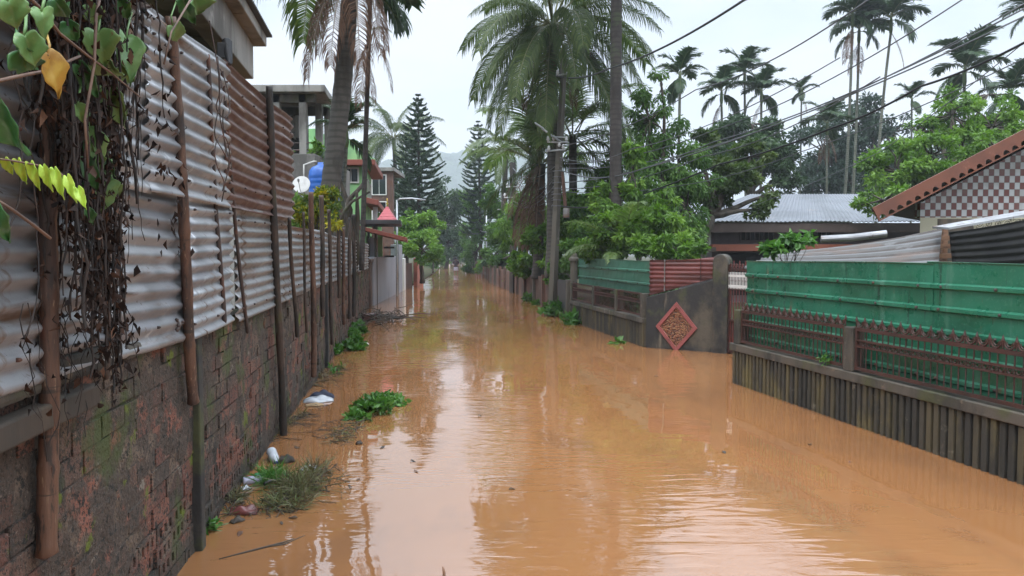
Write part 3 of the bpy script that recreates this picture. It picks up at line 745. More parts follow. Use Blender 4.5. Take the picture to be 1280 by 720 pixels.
sap = thing('pinnate_branch', 'branch with a bright lime pinnate leaf and glossy dark leaves before the nearest pole', 'branch', P(-30, 200, 1.5))
tw = MB(); ch = [P(-30,196,1.55),P(10,200,1.57),P(45,206,1.59),P(75,216,1.61),P(100,240,1.63)]
tw.tube(ch, [.0026,.0022,.002,.0016,.001], 5); 
tw.build('stem', M['twig'], sap, smooth=True); tw = MB(); tw.tube([P(-20,240,1.5),P(15,262,1.55),P(40,280,1.6),P(63,298,1.65)], .0035, 6)
tw.build('twig', M['twig'], sap, smooth=True)
for k,(x,y,l) in enumerate(((6,199,20),(22,201,26),(38,205,28),(54,209,26),(68,213,30),(84,222,26),(97,236,22))):
    b = P(x,y,1.58+.004*k); e = P(x+7, y+l*.8, 1.6)
    heart('leaflet', b, e-b, (1,.3,.1), l/FPX*1.58*1.25, .021, M['leaf_lime'], sap, curl=.2)
heart('leaf', P(-24,118,1.45), P(30,196,1.5)-P(-24,118,1.45), (.7,-.2,.6), .135, .075, M['leaf_deep'], sap, 'large dark glossy leaf', .15)
heart('leaf', P(-16,250,1.45), P(12,308,1.5)-P(-16,250,1.45), (.8,.1,.4), .10, .05, M['leaf_deep'], sap, 'large dark glossy leaf', .15)
# ------------------------------------------------------------------ palms
def frond_me(name, L, e0, bend, nl, lL, lW, hang, seed, lm, rm, r0=.03, v=.0, petiole=.16, thin=0.0):
    """one palm leaf along +X from the origin: stalk plus two rows of drooping leaflets"""
    rr = random.Random(seed); mb = MB(); K = 16
    pts = [Vector((0,0,0))]; tans = []; p = Vector((0,0,0)); sw = rr.uniform(-.25,.25)
    for k in range(K):
        t = (k+.5)/K; e = e0 - bend*(t**1.25); yaw = sw*t
        d = Vector((math.cos(e)*math.cos(yaw), math.cos(e)*math.sin(yaw), math.sin(e))); p = p + d*(L/K)
        pts.append(p.copy()); tans.append(d)
    mb.cm = 1; mb.tube(pts, [r0*(1-.85*k/K) for k in range(K+1)], 5, False)
    mb.cm = 0
    for i in range(nl):
        t = petiole + (1-petiole)*(i+.5)/nl
        f = t*K; k = min(K-1, int(f)); q = pts[k].lerp(pts[k+1], f-k); T = tans[k]
        S = T.cross(Vector((0,0,1)))
        S = Vector((0,1,0)) if S.length < .05 else S.normalized()
        N = S.cross(T).normalized()
        prof = (.45+.75*math.sin(math.pi*min(1,(t-petiole)/(1-petiole)*.9+.1)**.8)) if t < .93 else .5
        for sg in (1,-1):
            if rr.random() < thin: continue
            l = lL*prof*rr.uniform(.82,1.12); wd = lW*rr.uniform(.8,1.15)
            d1 = (S*sg*.85 + T*(.45+.5*t) + N*rr.uniform(.05,.35)).normalized()
            h = hang*rr.uniform(.7,1.3)
            d2 = (d1 + Vector((rr.gauss(0,.07), rr.gauss(0,.07), -h))).normalized()
            d3 = (d2 + Vector((rr.gauss(0,.1), rr.gauss(0,.1), -h*1.3))).normalized()
            w = (T - d1*T.dot(d1)).normalized()*wd*.5
            a = q; b = a + d1*l*.33; c = b + d2*l*.33; e_ = c + d3*l*.34
            mb.ca = min(1, max(0, .5 + v + rr.gauss(0,.2)))
            i0 = mb.add([a-w*.6, a+w*.6, b+w, b-w, c+w*.75, c-w*.75, e_+w*.1, e_-w*.1])
            mb.face((i0,i0+1,i0+2,i0+3)); mb.face((i0+3,i0+2,i0+4,i0+5)); mb.face((i0+5,i0+4,i0+6,i0+7))
    o = mb.build(name, [lm, rm], None, uv=False)
    me = o.data; bpy.data.objects.remove(o)
    return me
FR = {}
for k,(e0,bend) in enumerate(((78,55),(55,75),(32,80),(8,72),(-18,55),(-42,38))):
    for s_ in (0,1):
        FR[('c',k,s_)] = frond_me('frond', 5.2, R(e0), R(bend), 100, 1.02, .042, .8+.14*k, 10*k+s_, LF['frond'], M['rachis'], .035)
for s_ in (0,1):
    FR[('y',0,s_)] = frond_me('frond', 3.7, R(72), R(80), 60, .8, .055, .3, 90+s_, LF['frond_pale'], M['rachis'], .03)
    FR[('y',1,s_)] = frond_me('frond', 3.5, R(40), R(85), 60, .8, .055, .4, 94+s_, LF['frond_pale'], M['rachis'], .03)
    FR[('d',0,s_)] = frond_me('dead_frond', 3.6, R(-62), R(22), 46, .75, .035, 1.4, 70+s_, LF['frond_dead'], M['rachis_dead'], .035, thin=.15)
    FR[('d',1,s_)] = frond_me('dead_frond', 3.2, R(-28), R(55), 40, .7, .035, 1.3, 75+s_, LF['frond_dead'], M['rachis_dead'], .035, thin=.25)
    FR[('a',0,s_)] = frond_me('frond', 1.7, R(74), R(70), 34, .62, .085, .22, 50+s_, LF['areca'], M['rachis'], .022, petiole=.12)
    FR[('a',1,s_)] = frond_me('frond', 1.75, R(42), R(80), 34, .62, .085, .3, 54+s_, LF['areca'], M['rachis'], .022, petiole=.12)
    FR[('a',2,s_)] = frond_me('frond', 1.5, R(-15), R(75), 30, .55, .085, .8, 58+s_, LF['areca'], M['rachis'], .022, petiole=.12)

def put_frond(parent, kind, k, az, at, sc=1.0, roll=0.0, name=None):
    me = FR[(kind,k,rnd.randint(0,1))]
    o = bpy.data.objects.new(name or ('dead_frond' if kind == 'd' else 'frond'), me); COL.objects.link(o)
    o.parent = parent; o.location = at; o.rotation_euler = (roll, 0, az); o.scale = (sc,)*3
    return o

def ringed_trunk(mb, base, top, r0, r1, bow=Vector((0,0,0)), n=12, steps=36, flare=1.35):
    pts = []; rs = []
    for i in range(steps+1):
        t = i/steps; p = base.lerp(top, t) + bow*math.sin(math.pi*t)
        pts.append(p); rs.append((r0+(r1-r0)*t)*(1+(flare-1)*max(0,1-t*7))*(1.045 if i % 2 else .985))
    mb.tube(pts, rs, n)
    return pts

def coconut(label, base, crown, r0, r1, spec, bow=(0,0,0), bark='coco_bark', group=None, nuts=0, sc=1.0, name='coconut_palm', cat='palm tree'):
    base = Vector(base); crown = Vector(crown)
    t = thing(name, label, cat, base, group)
    mb = MB(); ringed_trunk(mb, base - Vector((0,0,.1)), crown, r0, r1, Vector(bow)); mb.build('trunk', M[bark], t, smooth=True, uv=False)
    c = crown - base
    for s_ in spec:
        kind, k, az = s_[:3]; f = s_[3] if len(s_) > 3 else 1.0
        a = R(az); put_frond(t, kind, k, a, c + Vector((math.cos(a)*r1*.8, math.sin(a)*r1*.8, rnd.uniform(-.15,.1))), sc*f)
    if nuts:
        for q in range(nuts):
            a = q*2.4; m = MB(); cc = crown + Vector((math.cos(a)*.28, math.sin(a)*.28, -.25-.12*(q%3)))
            m.lathe([(.01,-.13),(.08,-.1),(.12,-.02),(.115,.05),(.06,.12),(.01,.14)], Matrix.Translation(cc), 9)
            m.build('coconut', LF_nut, t, smooth=True, uv=False)
    return t
LF_nut = layered('green coconut', (.10,.12,.03), [((.2,.12,.03), 6, .5, .7)], rough=.4)

def areca(label, base, crown, r=.09, sc=1.0, group=None, seed=0, bow=0.0, n=9, dead=0):
    base = Vector(base); crown = Vector(crown); rr = random.Random(seed)
    t = thing('areca_palm', label, 'palm tree', base, group)
    mb = MB(); ringed_trunk(mb, base - Vector((0,0,.1)), crown - Vector((0,0,.75*sc)), r, r*.75, Vector((bow,0,0)), 8, 24, 1.1); mb.build('trunk', M['areca_bark'], t, smooth=True, uv=False)
    mb = MB(); mb.tube([crown - Vector((0,0,.8*sc)), crown - Vector((0,0,.6*sc)), crown - Vector((0,0,.2*sc)), crown + Vector((0,0,.05))], [r*.8, r*1.15, r*.95, r*.4], 8); mb.build('crown_shaft', M['sheath'], t, smooth=True, uv=False)
    c = crown - base
    for q in range(n):
        a = q*2.399 + rr.random()*.5
        k = 0 if q < n*.34 else (1 if q < n*.75 else 2)
        put_frond(t, 'a', k, a, c - Vector((0,0,.12*k)), sc*rr.uniform(.85,1.15))
    for q in range(dead):
        a = rr.random()*6.28; put_frond(t, 'd', 0, a, c - Vector((0,0,.7*sc)), sc*.5)
    return t

# near left coconut palm, crown above the frame, dead fronds hanging by the trunk
coconut('leaning grey coconut palm behind the corrugated fence with dead brown fronds hanging',
    P(402,300,13), P(441,-62,13), .175, .14,
    [('c',0,20,.8),('c',0,150),('c',0,270),('c',1,60),('c',1,200),('c',1,320,.8),('c',1,0,.62),('c',2,120),('c',2,240),('c',2,300),('c',3,172,.7),('c',3,225,.8),
     ('d',0,185,.62),('d',0,215,.66),('d',0,165,.52),('d',0,-40,.56),('d',0,-75,.62),('d',0,-20,.48),('d',0,-110,.6),('d',1,-60,.45),('c',2,-4,.62)], bow=(.07,0,0), nuts=4)
# thin dark areca just behind it
t = thing('areca_palm', 'thin black-stemmed areca palm right beside the leaning coconut palm', 'palm tree', P(453,335,15.5))
mb = MB(); ringed_trunk(mb, P(452,338,15.5), P(463,-10,15.5), .055, .045, n=8, flare=1); mb.build('trunk', M['dark_palm_bark'], t, smooth=True, uv=False)
c = P(463,-12,15.5) - Vector(t.location)
for k,az,f in ((0,0,1),(0,130,1),(0,250,1),(1,60,1),(1,190,1),(1,310,1),(2,-10,.8),(2,40,.7)): put_frond(t, 'a', k, R(az), c, f)
for az,f in ((200,.42),(-20,.36),(250,.48)): put_frond(t, 'd', 0, R(az), c + Vector((.05,0,-.85)), f)
put_frond(t, 'd', 0, R(-30), P(452,68,15.5) - Vector(t.location), .30)
put_frond(t, 'y', 1, R(-5), P(459,42,15.5) - Vector(t.location), .16)
areca('small grey areca palm between the leaning coconut and the green house', P(424,320,19), P(432,160,19), .075, .62, seed=4)
coconut('distant coconut palm with a drooping crown left of the tall araucaria', P(500,330,55), P(492,172,55), .17, .13,
    [('c',k,az) for k,az in ((0,40),(0,200),(1,0),(1,90),(1,180),(1,260),(2,20),(2,75),(2,140),(2,205),(2,300),(3,0),(3,60),(3,120),(3,185),(3,250),(3,320),(4,20),(4,170),(4,240),(4,290))], sc=.78)

# tall dark trunk right of the main pole: its crown stands above the frame
coconut('tall dark straight coconut trunk right of the concrete pole, crown above the frame', P(769,330,18), P(771,-130,18), .15, .125,
    [('c',k,az) for k,az in ((0,0),(0,90),(0,180),(0,270),(1,30),(1,100),(1,160),(1,230),(1,300),(2,0),(2,60),(2,120),(2,190),(2,250),(2,320),(3,200),(3,140))], bark='dark_palm_bark', sc=.62)
# big coconut palm
coconut('big coconut palm with a full drooping crown behind the leaning concrete pole', P(690,345,22.5), P(691,28,22.5), .17, .14,
    [('c',0,30,.9),('c',0,150,.6),('c',0,260,.8),('c',1,0,.85),('c',1,75),('c',1,130,.7),('c',1,185,.5),('c',1,250),('c',1,310),
     ('c',2,10,.66),('c',2,50),('c',2,100),('c',2,150,.7),('c',2,180,.42),('c',2,205,.55),('c',2,260),('c',2,330,.7),
     ('c',3,170,.46),('c',3,200,.5),('c',3,235,.8),('c',3,20,.6),('c',3,-25,.68),('c',3,285,.8),('c',3,130,.85),
     ('c',4,150,.65),('c',4,182,.5),('c',4,215,.6),('c',4,250,.8),('c',4,280,.75),('c',4,-30,.78),('c',4,5,.62),('c',4,40,.75),
     ('c',5,165,.7),('c',5,200,.72),('c',5,228,.8),('c',5,262,.8),('c',5,-12,.85),('c',5,-40,.9),('c',5,25,.82),('c',5,100,.9),
     ('d',0,250,.8),('d',0,205,.75),('d',1,-25,.7),('d',0,-60,.8)], nuts=7)
coconut('shorter coconut palm with pale arching fronds and dead brown skirt beside the concrete pole', P(672,345,25), P(676,205,25), .17, .16,
    [('y',0,20),('y',0,140),('y',0,250),('y',1,0,1.05),('y',1,60),('y',1,120),('y',1,175,.8),('y',1,215,.9),('y',1,265),('y',1,320,1.05),('c',2,10,.75),('c',3,-20,.72),('c',3,30,.7),('c',4,165,.5),
     ('d',0,190,.72),('d',0,215,.78),('d',0,235,.8),('d',0,260,.8),('d',0,170,.7),('d',1,200,.62),('d',1,225,.7)])
coconut('young coconut palm with bright upright fronds right of the concrete pole top', P(717,345,24), P(716,168,24), .14, .12,
    [('y',0,0,.8),('y',0,90,.85),('y',0,180,.8),('y',0,265,.85),('y',1,20,.75),('y',1,150,.75),('y',1,300,.85),('y',1,240,.85),('c',3,5,.6),('c',4,-20,.62),('c',5,10,.62),('c',4,200,.55)])
coconut('stemless young coconut seedling behind the faded green fence sheet', P(776,345,17), P(776,322,17), .07, .06,
    [('y',0,10,.42),('y',0,200,.46),('y',1,190,.40),('y',1,160,.38),('y',0,100,.5),('y',1,250,.36),('y',0,280,.55)])
coconut('distant coconut palm squeezed between the second araucaria and the big palm', P(629,330,42), P(632,190,42), .16, .14,
    [('c',k,az,f) for k,az,f in ((0,60,.7),(1,0,.7),(1,120,.7),(1,220,.7),(2,40,.7),(2,170,.6),(2,280,.7),(3,200,.6),(3,330,.6),(3,80,.7),(4,180,.55),(4,260,.7))], sc=.8)

# areca palms of the right-hand skyline
AG = 'areca palms on the right skyline'
areca('areca palm alone above the bushy tree beside the tall dark trunk', P(846,330,38), P(850,92,38), .09, .9, AG, 11, n=8)
areca('left areca of the close cluster above the dark trees, lowest of the three', P(908,330,44), P(902,112,44), .09, 1.05, AG, 12, dead=2, n=10)
areca('middle areca of the close cluster, its crown the highest of the three', P(933,330,46), P(931,88,46), .09, 1.1, AG, 13, n=10)
areca('right areca of the close cluster above the dark trees', P(950,330,44), P(952,112,44), .09, 1.0, AG, 14, dead=1, n=10)
areca('small lone areca on a thin stem between the cluster and the tall pair', P(999,330,52), P(1002,110,52), .07, .72, AG, 15, n=8, dead=1)
areca('tall areca, left stem of the tallest pair standing close together', P(1050,330,46), P(1066,14,46), .10, 1.25, AG, 16, .1, n=11, dead=2)
areca('tall areca, right stem of the tallest pair standing close together', P(1060,330,47), P(1074,34,47), .10, 1.25, AG, 17, .1, n=11, dead=2)
areca('tall areca with a bending stem right of the tallest pair', P(1094,330,46), P(1114,20,46), .10, 1.35, AG, 18, -.25, n=11, dead=1)
areca('thick-crowned areca above the bright green tree by the tiled house', P(1203,330,40), P(1206,84,40), .10, 1.3, AG, 19, n=12, dead=1)
areca('small areca half hidden between the tall bending stem and the bright tree', P(1138,330,52), P(1140,122,52), .08, .8, AG, 20, n=9)
areca('areca low among the treetops at the far right edge', P(1262,330,36), P(1264,112,36), .09, 1.0, AG, 21, n=10)
areca('areca with a brown skirt standing in front of the dark trees under the tall pair', P(1033,330,44), P(1034,152,44), .08, 1.0, AG, 22, n=10, dead=3)
areca('areca whose crown just enters at the top right corner', P(1288,330,34), P(1292,10,34), .1, 1.0, AG, 23, n=10)

# ------------------------------------------------------------------ araucarias
def araucaria(label, base, H, Rmax, seed, tiers, lean=0):
    base = Vector(base); rr = random.Random(seed)
    t = thing('araucaria_tree', label, 'conifer', base, 'araucaria trees down the lane')
    mb = MB(); mb.tube([base - Vector((0,0,.1)), base + Vector((lean*.4,0,H*.5)), base + Vector((lean,0,H))], [.16,.1,.015], 8)
    pts = []; dr = []; Ls = []
    bm_ = mb
    for k in range(tiers):
        f = k/(tiers-1); z = H*(.22 + .775*f**.93); rad = Rmax*min(1.0, (1-f)**.72*1.15)*rr.uniform(.85,1.1) + .12
        for q in range(6):
            a = q*math.pi/3 + k*.5 + rr.gauss(0,.12); rq = rad*rr.uniform(.8,1.12)
            c = base + Vector((lean*z/H,0,z)); line = []
            for i in range(9):
                u = i/8; line.append(c + Vector((math.cos(a)*rq*u, math.sin(a)*rq*u, -.10*rq*math.sin(u*2.6) + .26*rq*u**2.2)))
            bm_.tube(line, [.022*(1-u/10) for u in range(9)], 3, False)
            n = int(9 + rq*20)
            for i in range(n):
                u = .12 + .88*(i+.5)/n; g = u*8; j = min(7,int(g)); p = line[j].lerp(line[j+1], g-j)
                tg = (line[j+1]-line[j]).normalized(); sd = Vector((-math.sin(a), math.cos(a), 0))
                for sg in (1,-1):
                    d = tg*.75 + sd*sg*rr.uniform(.5,.9) + Vector((0,0,rr.uniform(-.15,.4)))
                    pts.append(p); dr.append(d); Ls.append((.10+.24*math.sin(math.pi*min(1,u*.8+.15)))*min(1,.45+rq*.4)*rr.uniform(.7,1.2))
    bm_.build('trunk', M['bark'], t, smooth=True, uv=False)
    rs = np.random.RandomState(seed); L = np.array(Ls)
    V, Q = leaf_arrays(np.array([tuple(p) for p in pts]), nrm(np.array([tuple(d) for d in dr])), L, np.full(len(L), .085), rs, .1)
    raw_mesh('crown', V - np.array(base), Q, np.repeat(rs.random(len(pts)),2), LF['needle'], t)
araucaria('tall spire-shaped araucaria behind the round green street tree on the left', P(524,330,46), P(524,139,46).z, 1.85, 1, 26)
araucaria('shorter dusky araucaria half behind the tall spire-shaped one', P(508,330,50), P(511,196,50).z, 2.0, 3, 18)
araucaria('dark araucaria on the right of the lane in front of the hazy hill', P(601,330,60), P(597,164,60).z, 2.0, 2, 26, -.2)

# ------------------------------------------------------------------ broadleaf trees
B = M['bark']
tree('street_tree', 'round bright green street tree over the salmon wall on the left', 'tree', P(528,350,37.5),
     [lobe(520,290,37,24,26,0,16), lobe(536,285,37,18,20,1,10), lobe(508,272,37,12,12,0,6), lobe(528,312,37,22,14,-1,12), lobe(502,300,37,10,14,0,6)], .12, 9000, (.17,.085), LF['bright'], B, 31)
tree('street_tree', 'narrow dark tree standing at the far end of the lane, left side', 'tree', P(557,335,80),
     [lobe(556,248,80,17,30,0,16), lobe(564,282,80,18,28,0,16), lobe(546,275,80,16,28,0,12), lobe(562,308,80,18,16,0,12), lobe(575,262,84,12,24,0,8), lobe(582,300,84,12,20,0,8)], .2, 13000, (.3,.15), LF['dark'], B, 32)
tree('street_tree', 'low leafy tree filling the gap between the salmon wall and the lane end', 'tree', P(541,338,56),
     [lobe(540,312,56,10,14,0,10), lobe(548,322,58,8,9,0,8)], .08, 2600, (.2,.1), LF['mid'], B, 33)
tree('street_tree', 'tree closing the far end of the lane behind the wading person', 'tree', P(572,330,118),
     [lobe(572,300,118,16,16,0,14), lobe(556,312,122,16,12,0,10), lobe(585,310,118,12,12,0,10), lobe(568,318,121,24,7,0,12), lobe(566,326,120,22,4,0,8)], .3, 5000, (.42,.22), LF['mid'], B, 34)
tree('street_tree', 'pale green tree under the dark araucaria right of the lane', 'tree', P(596,340,62),
     [lobe(596,258,61,20,22,0,16), lobe(586,290,64,14,20,0,12), lobe(606,292,60,16,22,0,14), lobe(596,318,62,20,14,0,12)], .15, 9000, (.22,.11), LF['mid'], B, 35)
tree('street_tree', 'bushy tree behind the second pole right of the lane', 'tree', P(624,345,42),
     [lobe(618,250,44,18,24,0,14), lobe(630,290,42,20,26,0,16), lobe(618,318,42,18,16,0,12), lobe(643,262,42,15,26,0,10)], .14, 9000, (.18,.09), LF['mid'], B, 36)
tree('street_tree', 'bright leafy bush leaning over the stained wall left of the concrete pole', 'bush', P(668,352,27),
     [lobe(664,322,27,22,18,0,14), lobe(684,308,27,16,16,0,10), lobe(648,330,27.5,14,12,0,8), lobe(676,340,26.5,20,10,0,8), lobe(690,330,22.5,14,22,0,8), lobe(672,300,24,16,18,0,8)], .05, 7500, (.16,.085), LF['bright'], B, 37)
tree('street_tree', 'dark undergrowth tree behind the concrete pole', 'tree', P(706,345,27),
     [lobe(700,300,28,26,40,0,16), lobe(730,285,28,28,44,0,18), lobe(752,262,28,22,34,0,12), lobe(660,268,30,20,30,0,12), lobe(722,262,22.5,16,40,0,14), lobe(735,300,22,20,24,0,10)], .12, 13000, (.16,.08), LF['mid'], B, 38)
tree('drooping_tree', 'tall drooping pale green tree with an airy top right of the dark coconut trunk', 'tree', P(838,345,20),
     [lobe(812,235,20,30,46,0,20), lobe(845,205,20.5,34,52,0,22), lobe(812,150,20,26,40,0,14), lobe(800,300,19.5,34,26,0,14), lobe(858,262,20,34,36,0,18), lobe(826,100,20,12,26,0,6), lobe(878,215,21,20,36,0,10), lobe(780,250,20,16,50,0,10)],
     .13, 17000, (.15,.05), LF['mid'], B, 39, droop=.85, csize=.30, flat=.85, spread=.4)
tree('drooping_tree', 'bright fresh-leaved sapling in front of the drooping tree', 'tree', P(796,345,18),
     [lobe(790,215,18,17,34,0,10), lobe(828,262,18,17,26,0,9), lobe(752,238,18.2,12,22,0,5), lobe(846,290,18,20,20,0,8)], .05, 4200, (.16,.06), LF['bright'], B, 40, droop=.8)
tree('branching_tree', 'mossy tree with a crooked limb reaching over the pale metal roof', 'tree', P(862,345,21.5),
     [lobe(922,218,22,34,20,0,16), lobe(950,262,21.5,16,16,0,6), lobe(896,236,22,26,26,0,14), lobe(938,196,23,24,16,0,10), lobe(968,240,22,14,10,0,5), lobe(878,186,22,18,22,0,8)], .17, 9500, (.15,.075), LF['olive'], M['bark'], 41, lean=P(890,270,21.7))
tree('shrub', 'white-flecked leafy shrub above the red corrugated panel', 'shrub', P(836,345,15.6),
     [lobe(838,306,15.6,26,15,0,12), lobe(806,308,15.8,16,12,0,8), lobe(864,312,15.4,14,9,0,6)], 0, 3600, (.14,.055), LF['bright'], B, 42, part=('stems','foliage'))
tree('shrub', 'yellow-green shrub above the faded green fence sheet', 'shrub', P(760,345,17),
     [lobe(758,308,17,22,16,0,12), lobe(736,312,17.5,16,14,0,8), lobe(782,306,16.6,14,14,0,8)], 0, 3600, (.13,.065), LF['bright'], B, 43, part=('stems','foliage'))
tree('shrub', 'dark shrub behind the end of the faded green fence sheet', 'shrub', P(722,345,20),
     [lobe(722,320,20,18,20,0,10), lobe(700,335,22,16,14,0,8)], 0, 3200, (.13,.065), LF['mid'], B, 44, part=('stems','foliage'))
DT = 'dark trees behind the metal-roofed house'
tree('dark_tree', 'dark tree behind the left end of the metal roof, below the areca cluster', 'tree', P(930,330,38),
     [lobe(915,185,38,34,32,0,18), lobe(955,195,38,34,36,0,18), lobe(940,155,39,30,20,0,10), lobe(975,222,38,22,24,0,10)], .25, 13000, (.24,.12), LF['dark'], B, 45, group=DT)
tree('dark_tree', 'wide blue-green tree behind the tall pair of arecas', 'tree', P(1045,330,52),
     [lobe(1030,190,52,38,40,0,20), lobe(1062,155,54,38,36,0,18), lobe(1090,190,53,34,36,0,16), lobe(1015,225,52,24,26,0,10), lobe(1070,222,52,40,24,0,14), lobe(1118,165,54,24,28,0,10)], .3, 17000, (.3,.14), LF['bluedark'], B, 46, group=DT)
tree('bright_tree', 'tall bright green tree rising between the metal roof and the tiled house', 'tree', P(1150,335,23),
     [lobe(1120,215,23,40,36,0,22), lobe(1165,195,23,36,36,0,20), lobe(1190,145,24,34,30,0,16), lobe(1240,160,24,36,40,0,18), lobe(1105,250,22,36,18,0,10), lobe(1150,165,24,26,20,0,8), lobe(1235,118,25,26,22,0,9), lobe(1250,190,22,40,26,0,12), lobe(1205,215,21.5,34,20,0,10)], .16, 17000, (.15,.07), LF['bright'], B, 47, csize=.27)
tree('shrub', 'fresh green sapling leaves showing over the left end of the green sheet fence', 'shrub', P(985,345,10.2),
     [lobe(993,302,10.2,15,10,0,6), lobe(966,312,10.1,8,9,0,4), lobe(1010,297,10.4,8,8,0,3)], 0, 420, (.115,.062), LF['flood'], B, 48, part=('stems','foliage'))
tree('shrub', 'yellow croton bush behind the lower corrugated fence', 'shrub', P(395,320,12),
     [lobe(378,262,12,13,15,0,10), lobe(408,250,12,15,13,0,12), lobe(420,275,11.8,9,18,0,8), lobe(390,270,12,18,12,0,8)], 0, 3200, (.10,.034), LF['yellow'], B, 49, part=('stems','foliage'))
tree('shrub', 'green bush on the lower wall of the unfinished house', 'shrub', P(385,330,17.5),
     [lobe(392,186,20.3,9,9,0,6), lobe(404,193,20.3,6,6,0,4), lobe(362,192,20.3,8,4,0,4), lobe(372,266,15,12,22,0,10)], 0, 1900, (.12,.06), LF['bright'], B, 50, part=('stems','foliage'))
tree('dark_tree', 'clump of dark trees far behind the tall bending areca', 'tree', P(1190,330,60),
     [lobe(1170,200,60,60,40,0,22), lobe(1240,200,58,60,40,0,22), lobe(1100,235,58,50,22,0,14)], .3, 12000, (.36,.18), LF['dark'], B, 51, group=DT)
tree('street_tree', 'dim tree mass behind the green house and its gate', 'tree', P(478,335,58),
     [lobe(470,270,58,22,26,0,12), lobe(500,262,56,18,30,0,12), lobe(508,235,58,12,24,0,8)], .2, 5500, (.28,.14), LF['dark'], B, 52)
tree('street_tree', 'dark tree behind the stained wall in front of the far poles', 'tree', P(645,345,36),
     [lobe(648,300,38,20,34,0,14), lobe(660,240,38,18,30,0,10), lobe(612,330,46,12,9,0,8)], .12, 7000, (.2,.1), LF['dark'], B, 53)

tree('shrub', 'dark undergrowth added behind the bars of the farther railing wall to darken the gap', 'shrub', FL(16,.06,-1.0),  # shrubs added so the bright gap behind the railing turns dark
     [(*FL(14.3,.55,-.75),.5,.8,.5,8),(*FL(15.8,.55,-.75),.5,.8,.5,8),(*FL(17.4,.55,-.8),.5,.8,.5,8)], 0, 4200, (.14,.07), LF['dark'], B, 54, part=('stems','foliage'))
tree('shrub', 'bushes spilling over the stained wall beyond the second utility pole', 'shrub', P(615,345,44),
     [lobe(604,334,52,10,7,0,8), lobe(618,338,47,8,6,0,6), lobe(590,334,62,9,7,0,8), lobe(640,344,36,7,8,0,6)], 0, 3600, (.2,.1), LF['mid'], B, 55, part=('stems','foliage'))
tree('shrub', 'bushes along the left bank just before the white lane-end posts', 'shrub', P(545,332,76),
     [lobe(546,326,78,9,8,0,8), lobe(538,328,68,6,7,0,6), lobe(555,324,92,8,6,0,6)], 0, 2600, (.26,.13), LF['mid'], B, 56, part=('stems','foliage'))

tree('bamboo_clump', 'feathery pale bamboo clump behind the second utility pole, below the arching fronds', 'bamboo', P(662,345,29.5),
     [lobe(655,262,29.5,20,34,0,14), lobe(684,286,29,18,30,0,12), lobe(632,296,30.5,12,24,0,8), lobe(712,300,25,20,26,0,10)], .035, 11000, (.2,.034), LF['bright'], M['sheath'], 57, droop=.9, csize=.42, spread=.45)

